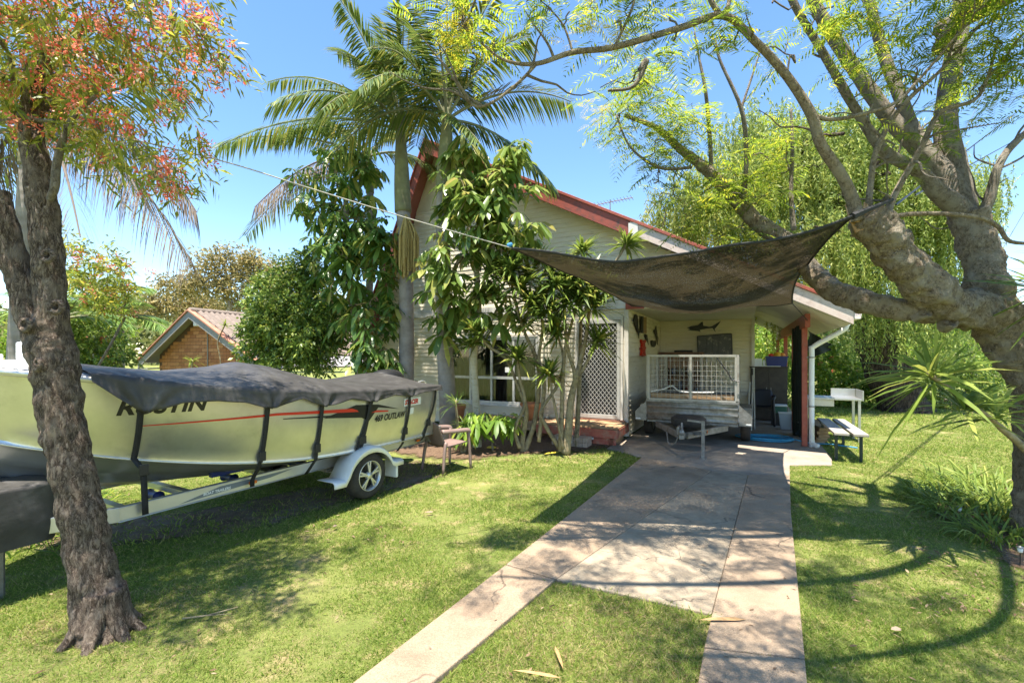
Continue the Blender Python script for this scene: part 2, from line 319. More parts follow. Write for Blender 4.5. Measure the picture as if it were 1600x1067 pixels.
def blob(name,pts,m,z,n=60,wob=.12,label=None):
    """irregular patch of soil lying on the lawn"""
    c=crom(pts+[pts[0]],8)[:-1]; cx,cy=c[:,0].mean(),c[:,1].mean(); mb=MB(); k=len(c); rings=12
    vs=[(cx,cy,hgt(cx,cy)-.027+z)]; fade=[1.0]
    for r in range(1,rings+1):
        f=r/rings
        for i,p in enumerate(c):
            w=1+wob*mnoise.noise(Vector((p[0]*2,p[1]*2,r*.3)))*f
            x=cx+(p[0]-cx)*f*w*1.06; y=cy+(p[1]-cy)*f*w*1.06
            vs.append((x,y,hgt(x,y)-.027+z)); fade.append(min(1,(1-f)*1.7))
    fs=[(0,1+i,1+(i+1)%k) for i in range(k)]
    for r in range(rings-1):
        for i in range(k): fs.append((1+r*k+i,1+(r+1)*k+i,1+(r+1)*k+(i+1)%k,1+r*k+(i+1)%k))
    if m.name not in PATCH: PATCH[m.name]=patchmat(m)
    mb.add(vs,fs); o=mb.build(name,PATCH[m.name],smooth=True); tag(o,kind='structure')
    a=o.data.attributes.new('fade','FLOAT','POINT'); a.data.foreach_set('value',fade); return o
bed_pts=[g2(640,716),g2(720,722),g2(830,712),g2(905,708),g2(985,700),h2(-.2,-.05),h2(-3,-.05),h2(-7.5,-.05),h2(-8.3,-2.6),g2(560,700)]
blob('garden_bed',bed_pts,M['soil'],.024,wob=.03)
dirt_pts=[g2(-60,868),g2(110,860),g2(260,845),g2(400,828),g2(500,796),g2(640,762),g2(735,726),g2(660,712),g2(540,745),g2(400,775),g2(230,806),g2(60,826),g2(-120,840)]
blob('worn_dirt_patch',dirt_pts,M['dirt'],.008,wob=.1)
blob('tree_litter_patch',[g2(1440,800),g2(1520,840),g2(1600,900),g2(1720,940),g2(1800,860),g2(1700,780),g2(1560,740),g2(1480,760)],M['soil'],.018,wob=.1)
# ---------------------------------------------------------------- house
house=empty('house',HC,-TH,'cream weatherboard house with tall asymmetric red-edged gable and open carport','house')
AX,AZ=-4.85,6.95; SL=.528; SR=2.25; YF=-.42; YB=9.2
def rz(x): return AZ-SL*(x-AX)       # top of the right slope
def lz(x): return AZ-SR*(AX-x)       # top of the steep left slope
XR=3.72
XL=AX-(AZ-1.9)/SR
WX0=-7.0; CEIL=2.66
# weatherboards
PB=.104
def boards(x0,x1,z0,z1,plane,openings=(),clip=None,m='siding'):
    """rows of lapped boards; plane(x,y_out,z)->local point"""
    z=z0
    while z<z1-.02:
        zt=min(z+PB,z1); a,b=x0,x1
        if clip: a,b=clip(zt,a,b)
        if b-a>.05:
            segs=[(a,b)]
            for (o0,o1,p0,p1) in openings:
                if zt-.012>p0 and z+.012<p1:
                    ns=[]
                    for s in segs:
                        if s[0]<o0: ns.append((s[0],min(s[1],o0)))
                        if s[1]>o1: ns.append((max(s[0],o1),s[1]))
                    segs=[q for q in ns if q[1]-q[0]>.02]
            for s in segs:
                mb=MB(); prof=[(.0,.0),(.013,.003),(.0145,.014),(.011,.05),(.005,PB*.93),(.001,PB*.985)]
                prof=[(o,min(q,zt-z)) for o,q in prof]
                vs=[plane(s[0],o,z+q) for o,q in prof]+[plane(s[1],o,z+q) for o,q in prof]; k=len(prof)
                mb.add(vs,[(i,i+k,i+k+1,i+1) for i in range(k-1)]+[tuple(range(k)),tuple(reversed(range(k,2*k)))])
                mb.build('weatherboard',M[m],house)
        z+=PB
DX0,DX1,DZ0,DZ1=-1.06,-.13,.36,2.44      # door opening
QX0,QX1,QZ0,QZ1=-4.42,-2.0,.56,2.12     # window opening
front=lambda x,o,z:(x,-o,z)
boards(WX0,-.06,.3,2.66,front,[(DX0-.06,DX1+.06,.0,DZ1+.06),(QX0-.06,QX1+.06,QZ0-.06,QZ1+.06)])
def gclip(z,a,b):
    xr=AX+(AZ-.16-z)/SL; xl=AX-(AZ-.16-z)/SR; return max(a,xl),min(b,xr)
boards(WX0,3.3,2.84,5.4,front,(),gclip)
mb=MB(); zc=5.4
mb.prism_xz([(AX-(AZ-.14-zc)/SR,zc+.002),(AX+(AZ-.14-zc)/SL,zc+.002),(AX,AZ-.14)],-.012,.06); mb.build('gable_panel',M['panel'],house)
# backing walls (behind the boards), leaving the openings
mb=MB()
mb.box(WX0,QX0,.002,.10,.02,2.84).box(QX0,QX1,.002,.10,.02,QZ0).box(QX0,QX1,.002,.10,QZ1,2.84).box(QX1,DX0,.002,.10,.02,2.84).box(DX0,DX1,.002,.10,DZ1,2.84).box(DX1,-.002,.002,.10,.02,2.84).box(DX0,DX1,.002,.10,.02,DZ0)
mb.prism_xz([(AX-(AZ-.2-2.84)/SR,2.841),(AX+(AZ-.2-2.84)/SL,2.841),(AX,AZ-.2)],.002,.10)
mb.build('front_wall',M['siding'],house)
mb=MB(); mb.box(-.10,-.002,.103,4.1,.02,2.84).box(-.10,2.38,4.104,4.2,.02,2.9).box(2.28,2.376,4.204,9,.02,2.9).box(WX0,WX0+.1,.103,9,.02,2.84).box(WX0+.1,2.28,8.9,9,.02,2.9)
mb.build('side_walls',M['siding'],house)
boards(.02,4.08,.1,CEIL,lambda x,o,z:(o,x,z))
boards(.03,2.34,.1,CEIL,lambda x,o,z:(x,4.1-o,z))
mb=MB(); mb.box(2.33,2.40,4.04,4.11,.03,2.9); mb.build('corner_trim',M['trim'],house)
mb=MB(); mb.box(-.055,.03,-.035,.03,.03,2.66); mb.build('corner_trim',M['trim'],house)
mb=MB(); mb.box(WX0,.18,-.045,.0,2.662,2.838); mb.build('wall_beam',M['trim'],house)
mb=MB(); mb.box(-.02,.35,-.07,-.048,2.64,2.80); mb.build('beam_end',M['redpaint'],house)
mb=MB(); mb.box(-7.35,-6.2,-.09,-.047,2.66,2.82); mb.build('beam_end',M['redpaint'],house)
mb=MB(); mb.box(.0,2.376,.035,4.08,CEIL+.002,CEIL+.03); mb.build('carport_ceiling',M['ceil'],house)
mb=MB(); mb.box(.0,3.3,-.04,.03,2.69,2.84); mb.build('carport_header',M['trim'],house)
# roof
def slope_slab(x0,z0,x1,z1,y0,y1,t):
    mb=MB(); dx,dz=x1-x0,z1-z0; l=math.hypot(dx,dz); nx_,nz_=-dz/l,dx/l
    if nz_<0: nx_,nz_=-nx_,-nz_
    mb.prism_xz([(x0,z0),(x1,z1),(x1-nx_*t,z1-nz_*t),(x0-nx_*t,z0-nz_*t)],y0,y1); return mb
roof=slope_slab(AX,AZ,XR,rz(XR),YF+.03,YB,.05).build('roof',M['roofmetal'],house)
o=slope_slab(AX,AZ,XL,lz(XL),YF+.03,YB,.05).build('roof_slope',M['roofmetal'],roof)
# soffit / lined underside of the carport edge, in sheets
for k in range(7):
    y0=YF+.06+k*1.35; y1=min(y0+1.335,YB-.05)
    mb=MB(); mb.prism_xz([(2.42,rz(2.42)-.235),(XR-.02,rz(XR-.02)-.235),(XR-.02,rz(XR-.02)-.22),(2.42,rz(2.42)-.22)],y0,y1); mb.build('soffit_sheet',M['ceil'],house)
mb=MB(); mb.prism_xz([(AX,AZ-.06),(2.42,rz(2.42)-.06),(2.42,rz(2.42)-.09),(AX,AZ-.09)],YF+.05,0); mb.build('soffit_sheet',M['ceil'],house)
# barge boards
def barge(x0,z0,x1,z1,d,y0,y1,m,name='barge_board',off=0):
    mb=MB(); mb.prism_xz([(x0,z0-off),(x1,z1-off),(x1,z1-off-d),(x0,z0-off-d)],y0,y1); return mb.build(name,M[m],house,bevel=.004)
xb=.15
barge(AX,AZ+.03,xb,rz(xb)+.03,.30,YF-.03,YF+.02,'redbarge')
barge(AX,AZ+.085,XR+.03,rz(XR+.03)+.085,.062,YF-.06,YF+.10,'redpaint','roof_capping')
barge(xb+.004,rz(xb)+.02,XR,rz(XR)+.02,.25,YF-.03,YF+.02,'palebarge')
mb=MB(); mb.box(xb-.02,xb+.16,YF-.05,YF-.033,rz(xb)-.34,rz(xb)-.02); mb.build('barge_block',M['trim'],house)
mb=MB(); mb.prism_xz([(AX-.002,AZ+.06),(AX-.002,AZ-.42),(XL,lz(XL)-.42),(XL,lz(XL)+.06)],YF-.03,YF+.02); mb.build('barge_board',M['redbarge'],house)
mb=MB(); mb.prism_xz([(AX-.001,AZ+.10),(AX-.001,AZ+.03),(XL-.03,lz(XL)+.06),(XL-.03,lz(XL)+.13)],YF-.06,YB); mb.build('roof_capping',M['redpaint'],house)
# gutter on the low edge
mb=MB(); zg=rz(XR)-.12; mb.prism_xz([(XR+.012,zg+.1),(XR+.012,zg-.02),(XR+.10,zg-.02),(XR+.115,zg+.1),(XR+.105,zg+.1),(XR+.092,zg-.01),(XR+.022,zg-.01),(XR+.022,zg+.1)],YF,YB); mb.build('gutter',M['trim'],house)
# carport posts and beam
PXs=3.16
for k,y in enumerate((.64,2.63,5.0,8.2)):
    zt=rz(PXs)-.52
    mb=MB(); mb.box(PXs-.045,PXs+.045,y-.045,y+.045,.0,zt); mb.build('post',M['redpaint'],house,bevel=.006)
zt=rz(PXs)-.52
mb=MB(); mb.box(PXs-.04,PXs+.04,.15,8.4,zt+.002,zt+.24); mb.build('carport_beam',M['redpaint'],house,bevel=.006)
# downpipe
pp=[(XR+.06,.55,zg-.02),(XR+.06,.55,zg-.10),(XR-.02,.55,zg-.18),(PXs+.14,.60,1.86),(PXs+.11,.60,1.72),(PXs+.11,.60,.14),(PXs+.13,.58,.06),(PXs+.2,.52,.03)]
mb=MB(); mb.tube(crom(pp,5),.045,14); dp=mb.build('downpipe',M['white'],house,smooth=True)
for z in (.75,1.66):
    mb=MB(); mb.lathe([(.049,-.012),(.053,-.012),(.053,.012),(.049,.012)],14,(PXs+.11,.60,z)); mb.box(PXs+.03,PXs+.07,.58,.62,z-.012,z+.012); mb.build('pipe_bracket',M['steel'],dp)
# screen door
dr=empty('screen_door'); dr.parent=house
fx0,fx1,fz0,fz1=DX0,DX1,DZ0,DZ1
mb=MB(); w=.075
mb.box(fx0+.01,fx0+w,-.05,-.02,fz0+.01,fz1-.01).box(fx1-w,fx1-.01,-.05,-.02,fz0+.01,fz1-.01).box(fx0+w,fx1-w,-.05,-.02,fz0+.01,fz0+w+.02).box(fx0+w,fx1-w,-.05,-.02,fz1-w,fz1-.01); mb.build('door_frame',M['alum'],dr,bevel=.004)
mb=MB(); gx0,gx1,gz0,gz1=fx0+w,fx1-w,fz0+w+.02,fz1-w; st=.087; asp=1.25
def diag(sg):
    c=-4.0
    while c<4.0:
        pts=[]
        # line z-gz0 = sg*asp*(x-gx0) + c
        for x in (gx0,gx1):
            z=gz0+sg*asp*(x-gx0)+c
            if gz0<=z<=gz1: pts.append((x,z))
        for z in (gz0,gz1):
            x=gx0+(z-gz0-c)/(sg*asp)
            if gx0<x<gx1: pts.append((x,z))
        if len(pts)>=2: mb.bar((pts[0][0],-.034+.004*sg,pts[0][1]),(pts[1][0],-.034+.004*sg,pts[1][1]),.010,.006,up=(0,1,0))
        c+=st*asp
diag(1); diag(-1); mb.build('security_grille',M['alum'],dr)
mb=MB(); mb.box(gx0,gx1,-.022,-.018,gz0,gz1); 
fm=mat('fly_screen',(.03,.03,.032),(.05,.048,.045),60,.8); mb.build('fly_screen',fm,dr)
mb=MB(); mb.box(fx0+.02,fx0+.06,-.062,-.05,1.30,1.46).bar((fx0+.04,-.085,1.39),(fx0+.13,-.085,1.39),.016,.02).box(fx0+.03,fx0+.05,-.09,-.06,1.38,1.40); mb.build('door_handle',M['black'],dr)
mb=MB(); mb.box(fx0-.055,fx0,-.045,.02,fz0,fz1+.05).box(fx1,fx1+.055,-.045,.02,fz0,fz1+.05).box(fx0,fx1,-.045,.02,fz1,fz1+.05); mb.build('door_trim',M['trim'],dr)
mb=MB(); mb.box(fx0-.1,fx1+.1,-.09,.0,fz0-.05,fz0-.005); mb.build('door_sill',mat('sill_paint',(.22,.09,.06),(.30,.16,.11),9,.6),dr)
mb=MB(); mb.box(fx0,fx1,.05,.09,fz0,fz1); mb.build('inner_door',M['dark'],dr)
# window
wn=empty('window'); wn.parent=house
mb=MB(); xs_=[QX0,QX0+.62,QX0+1.21,QX1-.62,QX1]; fw=.055
for x in (QX0,QX1-fw): mb.box(x,x+fw,-.04,.03,QZ0,QZ1)
mb.box(QX0+fw,QX1-fw,-.04,.03,QZ0,QZ0+fw).box(QX0+fw,QX1-fw,-.04,.03,QZ1-fw,QZ1)
mb.build('window_frame',M['alum'],wn,bevel=.004)
zt_=QZ0+.58
mb=MB(); mb.box(QX0+fw,QX1-fw,-.036,.026,zt_,zt_+.06); mb.build('transom',M['alum'],wn)
for x in xs_[1:4]:
    mb=MB(); mb.box(x-.025,x+.025,-.03,.022,QZ0+fw,zt_-.001).box(x-.025,x+.025,-.03,.022,zt_+.061,QZ1-fw); mb.build('mullion',M['alum'],wn)
for i in range(4):
    a=xs_[i]+(.055 if i==0 else .025); b=xs_[i+1]-(.055 if i==3 else .025)
    for z0,z1 in ((QZ0+fw,zt_),(zt_+.06,QZ1-fw)):
        mb=MB(); mb.box(a,b,.0,.005,z0,z1); mb.build('pane',M['glass'],wn)
mb=MB(); mb.grid(lambda s,t:(QX0+.02+(QX1-QX0-.04)*s,.075+.022*math.sin(s*95)+.01*math.sin(s*37),QZ0+.0+(QZ1-QZ0)*t),160,1); mb.build('curtain',M['curtain'],wn,smooth=True)
mb=MB(); mb.box(QX0-.05,QX0-.001,-.05,.0,QZ0-.05,QZ1+.05).box(QX1+.001,QX1+.05,-.05,.0,QZ0-.05,QZ1+.05).box(QX0,QX1,-.05,.0,QZ1+.001,QZ1+.05).box(QX0-.02,QX1+.02,-.07,.0,QZ0-.05,QZ0-.001); mb.build('window_trim',M['trim'],wn)
mb=MB(); mb.box(xs_[2]+.36,xs_[2]+.52,-.006,-.003,1.30,1.42); mb.build('window_sticker',M['white'],wn)
mb=MB(); mb.box(-5.84,-5.56,-.12,-.026,1.5,2.05); mb.build('meter_box',M['siding'],house,bevel=.01)
# tv antenna on the roof
an=empty('antenna'); an.parent=house
ax=-1.15; az=rz(ax)+.05
mb=MB(); mb.tube([(ax,3,az-.1),(ax,3,az+.95)],.016,6); mb.build('mast',M['steel'],an)
mb=MB(); mb.tube([(ax-.62,3,az+.86),(ax+.62,3,az+.92)],.011,6)
for i in range(14): 
    q=-.58+i*.09; mb.tube([(ax+q,2.8,az+.89+q*.05),(ax+q,3.2,az+.89+q*.05)],.006,5)
mb.build('boom',M['steel'],an)
# deck and step
deck=empty('timber_deck',HC,-TH,'low timber entry deck with red painted edge below the screen door','deck')
for k in range(9):
    y=-.06-k*.098
    if y-.09<-.98: break
    mb=MB(); mb.box(-1.62,.04,y-.09,y,.295,.325); mb.build('deck_board',M['timber'],deck,bevel=.004)
for k in range(7):
    y=-.06-k*.098; mb=MB(); mb.box(-3.55,-1.625,y-.09,y,.265,.295); mb.build('deck_board',M['timber'],deck,bevel=.004)
mb=MB(); mb.box(-1.62,.045,-.985,-.945,.13,.292); mb.build('edge_board',M['redtimber'],deck,bevel=.004)
mb=MB(); mb.box(.005,.045,-.944,-.05,.13,.292); mb.build('edge_board',M['redtimber'],deck,bevel=.004)
mb=MB(); mb.box(-3.55,-1.63,-.745,-.70,.12,.262); mb.build('edge_board',M['timber'],deck,bevel=.004)
for x in (-3.4,-2.6,-1.7,-.9,-.1):
    mb=MB(); mb.box(x-.05,x+.05,-.69 if x<-1.65 else -.93,-.1,-.05,.262); mb.build('bearer',M['timber'],deck)
mb=MB(); mb.box(-.8,.0,-.93,-.90,.0,.13); mb.build('red_step_riser',M['redtimber'],deck)
step=empty('brick_step',H(-.72,-1.2),-TH,'two-course step of tan paver bricks in front of the red deck edge','step')
for r in range(2):
    for i in range(8):
        mb=MB(); mb.box(-.40+i*.088,-.40+i*.088+.082,-.18,.12,.0+.085*r,.08+.085*r)
        mb.build('brick',M['brick'],step,bevel=.006)
# ---------------------------------------------------------------- boat on its trailer
BS=Vector((-1.93,7.04,0)); BA=R(28); BROT=-(math.pi/2+BA)
M['hull']=mat('brushed_aluminium_hull',(.74,.725,.69),(.62,.61,.58),3,.32,metal=.82,bump=.06,bscale=5,stretch=(1,1,1),c3=(.46,.45,.42),s3=2,thr3=(.55,.8))
M['tarp']=mat('black_vinyl_cover',(.040,.037,.034),(.068,.064,.059),5,.50,spec=.35,c3=(.13,.123,.113),s3=5,thr3=(.58,.85),bump=.35,bscale=9)
M['webbing']=mat('black_webbing',(.014,.014,.015),(.025,.025,.026),30,.8)
M['alrail']=mat('aluminium_rail',(.66,.65,.62),(.58,.57,.54),3,.38,metal=.75)
M['bluepoly']=mat('blue_roller',(.01,.03,.16),rough=.4)
M['redink']=mat('red_print',(.62,.035,.015),rough=.4); M['blackink']=mat('black_print',(.012,.012,.012),rough=.4); M['whiteink']=mat('white_print',(.8,.8,.78),rough=.4); M['greyink']=mat('grey_print',(.16,.18,.19),rough=.5)
M['orange']=mat('orange_lens',(.75,.17,.02),rough=.25)
M['cage']=mat('weathered_cage',(.36,.345,.31),(.46,.44,.40),9,.5,metal=.4,c3=(.20,.15,.11),s3=6,thr3=(.55,.72))
boat=empty('boat',BS,BROT,'aluminium runabout boat under a black cover, parked left of the lawn','boat')
ST=np.array([ # x, half beam gunwale, z, half beam chine, z chine, z keel
 [0,.95,1.22,.86,.56,.43],[.6,1.0,1.225,.88,.56,.43],[1.2,1.02,1.24,.89,.57,.435],[2.0,1.02,1.275,.87,.60,.445],[2.7,.97,1.335,.78,.68,.47],[3.3,.84,1.42,.60,.80,.53],[3.8,.63,1.52,.37,.94,.63],[4.15,.41,1.58,.20,1.06,.77],[4.38,.2,1.62,.08,1.18,.95],[4.5,.03,1.65,.012,1.28,1.18]])
SD=crom(ST,5)
def hst(x):
    return [np.interp(x,SD[:,0],SD[:,i]) for i in range(1,6)]
def side_pt(x,t,sg=1,out=0.0):
    g,zg,c,zc,k=hst(x); y=c+(g-c)*t+.035*math.sin(math.pi*t)*(1 if x<4 else .3); return (x,sg*(y+out),zc+(zg-zc)*t)
rows=[]
def hull_ring(x):
    g,zg,c,zc,k=hst(x); pts=[]
    for sg in (1,-1):
        half=[(x,0.0,k)]
        for f in (.22,.30,.36,.55,.63,.70,.9): 
            strake=.018 if f in (.30,.63) else 0
            half.append((x,sg*c*f,k+(zc-k)*f**1.15-strake*min(1,c/.3)))
        half+=[(x,sg*c,zc),(x,sg*(c+.022),zc+.012)]
        half+=[side_pt(x,t,sg) for t in (.06,.2,.35,.5,.65,.8,.92,1)]
        pts.append(half)
    return pts
mb=MB(); rp=[hull_ring(x) for x in SD[:,0]]
for sgi in (0,1):
    rws=[r[sgi] for r in rp]; n=len(rws[0]); mb.add([p for r in rws for p in r],[((i*n+j,(i+1)*n+j,(i+1)*n+j+1,i*n+j+1) if sgi==0 else (i*n+j,i*n+j+1,(i+1)*n+j+1,(i+1)*n+j)) for i in range(len(rws)-1) for j in range(n-1)])
hull=mb.build('hull',M['hull'],boat,smooth=True,auto=True)
mb=MB(); g=rp[0]; poly=[(p[1],p[2]) for p in g[0]]+[(p[1],p[2]) for p in reversed(g[1][1:])]
mb.add([(.0,p[0],p[1]) for p in poly]+[(.03,p[0]*.98,p[1]) for p in poly],[tuple(range(len(poly))),tuple(reversed(range(len(poly),2*len(poly))))]); mb.build('transom',M['hull'],boat)
for sg in (1,-1):
    mb=MB(); mb.tube([ (x,sg*(hst(x)[0]+.012),hst(x)[1]) for x in SD[:,0]],.026,10); mb.build('gunwale',M['alrail'],boat,smooth=True)
    mb=MB(); mb.tube([ (x,sg*(hst(x)[2]+.014),hst(x)[3]+.004) for x in SD[:-4,0]],.012,8); mb.build('chine_rail',M['alrail'],boat,smooth=True)
mb=MB(); # foredeck
fd=[x for x in SD[:,0] if x>=3.2]
mb.add([(x,y*(hst(x)[0]-.01),hst(x)[1]+.03+.05*(1-y*y)) for x in fd for y in (-1,-.6,-.2,.2,.6,1)],[(i*6+j,i*6+j+1,(i+1)*6+j+1,(i+1)*6+j) for i in range(len(fd)-1) for j in range(5)]); mb.build('foredeck',M['white'],boat,smooth=True)
mb=MB(); mb.box(3.75,4.25,-.16,.16,1.60,1.665).box(4.1,4.72,-.10,.10,1.665,1.71); bp_=mb.build('bow_plank',M['white'],boat,bevel=.012)
mb=MB(); mb.box(3.86,4.02,.02,.14,1.666,1.80).box(3.88,4.0,.04,.12,1.80,1.82); mb.build('anchor_winch',M['white'],boat,bevel=.015)
mb=MB(); mb.tube(crom([(.18,.55,1.2),(.0,.62,1.30),(-.16,.62,1.28),(-.24,.62,1.02),(-.26,.62,.62)],5),.013,8).tube(crom([(.18,.35,1.2),(.0,.35,1.30),(-.16,.35,1.28),(-.24,.35,1.02),(-.26,.35,.62)],5),.013,8)
for z in (.66,.85,1.04): mb.tube([(-.25,.35,z),(-.25,.62,z)],.012,6)
mb.box(-.30,.0,.33,.80,.60,.625)
mb.build('boarding_ladder',M['alrail'],boat,smooth=False)
# outboard motor, its cowl showing above the cover
mb=MB(); mb.lathe([(.02,.0),(.16,.01),(.19,.10),(.185,.20),(.15,.27),(.08,.31),(.0,.32)],16,(0,0,0)); 
cw=mb.build('outboard_motor',M['black'],boat,smooth=True); cw.location=(-.02,-.02,1.19); cw.scale=(1.75,1.0,.92)
mb=MB(); mb.box(-.16,.04,-.08,.08,.62,1.2).box(-.20,.04,-.13,.13,.52,.56).tube([(-.28,0,.42),(.06,0,.42)],.06,10); mb.build('motor_leg',M['black'],cw); cw.children[0].location=(.0,0,-1.29); cw.children[0].scale=(.57,1,1.08)
# lettering and decals laid on the hull side
def text_mesh(s,size,shear=0.0,bold=0.0):
    cu=bpy.data.curves.new('t','FONT'); cu.body=s; cu.size=size; cu.shear=shear; cu.offset=bold; cu.resolution_u=4
    o=bpy.data.objects.new('t',cu); COL.objects.link(o); dg=bpy.context.evaluated_depsgraph_get(); me=bpy.data.meshes.new_from_object(o.evaluated_get(dg))
    bpy.data.objects.remove(o); bpy.data.curves.remove(cu)
    V=np.array([v.co[:] for v in me.vertices]); Fc=[tuple(p.vertices) for p in me.polygons]; bpy.data.meshes.remove(me); return V,Fc
def on_hull(name,V,Fc,m,x0,h0,out=.004,sx=1,parent=None):
    """V in metres (x to the stern, y up from height h0 in metres at x0)"""
    vs=[]
    for a,b,_ in V:
        x=x0-a*sx; g,zg,c,zc,k=hst(x); t=(h0+b-zc)/(zg-zc); vs.append(side_pt(x,t,1,out))
    mb=MB(); mb.add(vs,[f for f in Fc]); return mb.build(name,m,parent or boat)
V,Fc=text_mesh('RUSTIN',.165,.18,.006); on_hull('bow_lettering',V,Fc,M['blackink'],3.64,1.235,sx=.95)
V,Fc=text_mesh('469 OUTLAW',.11,.15,.003); on_hull('side_lettering',V,Fc,M['blackink'],1.27,.90,sx=.80)
def quadstrip(top,bot,n=16):
    xs_=np.linspace(0,1,n+1); V=[];Fc=[]
    for i,q in enumerate(xs_):
        for pr in (top,bot):
            X=[p[0] for p in pr];Z=[p[1] for p in pr]; xx=X[0]+(X[-1]-X[0])*q; V.append((xx,np.interp(xx,X,Z),0))
    for i in range(n): Fc.append((2*i,2*i+1,2*i+3,2*i+2))
    return V,Fc
def decal(name,top,bot,m,x0,h0,out=.004,n=16): V,Fc=quadstrip(top,bot,n); return on_hull(name,V,Fc,m,x0,h0,out)
decal('red_stripe',[(0,.012),(1.0,.02),(1.98,-.03)],[(0,.006),(1.0,-.004),(1.98,-.072)],M['redink'],3.50,1.125,n=24)
decal('red_stripe',[(0,.0),(.33,-.036)],[(0,-.030),(.33,-.052)],M['redink'],1.38,1.055,n=8)
decal('black_stripe',[(0,.0),(.9,-.05)],[(0,-.008),(.9,-.075)],M['blackink'],2.45,1.085,n=12)
bolt=[(865,350),(1000,362),(1150,405),(1000,378),(935,372),(950,445),(900,420),(780,405),(700,396),(905,410),(890,376)]
bm=bmesh.new(); bmesh.ops.triangulate(bm,faces=[bm.faces.new([bm.verts.new(((p-865)*.0026,-(q-350)*.0022,0)) for p,q in bolt][::-1])]); bm.verts.index_update()
on_hull('black_bolt',[tuple(v.co) for v in bm.verts],[tuple(v.index for v in f.verts) for f in bm.faces],M['blackink'],1.58,1.135,.0055); bm.free()
decal('maker_plate',[(0,.05),(.36,.05)],[(0,-.05),(.36,-.05)],M['whiteink'],.76,1.085,.0035,6)
V,Fc=text_mesh('STACER',.082,.2,.004); on_hull('maker_lettering',V,Fc,M['redink'],.745,1.085-.028,out=.006,sx=.95)
decal('white_label',[(0,.04),(.11,.04)],[(0,-.045),(.11,-.045)],M['whiteink'],.66,.965,.0035,3)
# cover
cover=empty('boat_cover',BS,BROT,'black vinyl cover with hanging straps stretched over the boat','cover')
cx_=[-.04,.0,.25,.5,.8,1.2,1.7,2.1,2.35,2.6,3.0,3.4,3.8]; ch_=[.02,.06,.17,.13,.06,.09,.16,.26,.28,.21,.13,.11,.08]
skx=[-.05,.2,.42,.7,1.0,1.35,1.7,2.05,2.3,2.62,2.85,3.05,3.3,3.52,3.8]; skd=[.07,.07,.07,.11,.07,.14,.09,.16,.07,.17,.12,.12,.15,.27,.06]
NX,NY=220,80
SXS=(3.52,2.62,2.05,1.37,.68)
def cov(s,t):
    x=-.06+s*3.86; g,zg,c,zc,k=hst(max(x,0)); e=t*2-1; ae=abs(e); sg=1 if e>0 else -1
    hc=np.interp(x,cx_,ch_); sk=np.interp(x,skx,skd); xs_=min(SXS,key=lambda a:abs(x-a)); dx=x-xs_
    fall=math.exp(-(dx/.22)**2); ph=xs_*5
    if ae<.78:
        q=ae/.78; y=(g+.04)*q; dist=(1-q)*g+sk
        th=math.atan2(dx,dist+.02); wr=.026*abs(math.sin(th*5.5+ph))*fall*q**2+.006*mnoise.noise(Vector((x*3,e*4,0)))+.022*abs(mnoise.noise(Vector((x*5+e*2.5,e*1.2,5))))*q
        rd=math.atan2(e,x-2.3); rr=math.hypot(e,x-2.3); wr+=.020*(abs(math.sin(rd*6+1.2*mnoise.noise(Vector((x,e,2)))))**.6-.7)*min(1,rr*2)*math.exp(-(rr/.8)**2)
        return (x,sg*y,zg+.045+hc*(1-q**1.6)+wr*(1-.6*q**6))
    q=(ae-.78)/.22; th=math.atan2(dx,(1-q)*sk+.03)
    fold=.022*math.sin(th*6+ph)*fall*(.3+.7*q)+.012*mnoise.noise(Vector((x*8,q*3,2)))*q+.02*q*q
    y=max(g+.048+fold,g+.044); zlow=sk*(1+.06*mnoise.noise(Vector((x*5,0,9))))
    return (x,sg*y,zg+.045-zlow*q)
mb=MB(); mb.grid(cov,NX,NY,flip=False); fab=mb.build('cover_fabric',M['tarp'],cover,smooth=True,solid=.004)
def strap(x,ztop,x2,y2,zb,w=.045,twist=0):
    """webbing that follows the hull side down, then tucks under to the trailer rail"""
    mb=MB(); n=14; vs=[]; mid=None; ztop=hst(x)[1]-.02
    for i in range(n+1):
        q=i/n; xx=x+(x2-x)*q; z=ztop+(zb-ztop)*q; g,zg,c,zc,k=hst(xx)
        if z>zc: t=(z-zc)/(zg-zc); yh=side_pt(xx,t)[1]+.02
        else: yh=max(y2,c+.035-(zc-z)*.9)
        y=yh+.008*math.sin(q*7+x); vs+=[(xx-w/2,y,z),(xx+w/2,y,z)]
        if i==9: mid=(xx,y,z)
    mb.add(vs,[(2*i,2*i+1,2*i+3,2*i+2) for i in range(n)]); o=mb.build('strap',M['webbing'],cover,smooth=True,solid=.004)
    mb=MB(); xx,yy,zz=mid; mb.box(xx-.032,xx+.032,yy-.002,yy+.022,zz-.045,zz+.045); mb.build('buckle',M['black'],o,bevel=.005); return o
for x,zt,x2,zb in ((3.52,1.08,3.46,.42),(2.62,1.03,2.58,.42),(2.05,.99,2.02,.42),(1.35,.98,1.50,.42),(1.38,.98,1.42,.42),(.68,1.02,.66,.42)): strap(x,zt,x2,.69,zb)
strap(.06,1.1,.24,.69,.50)
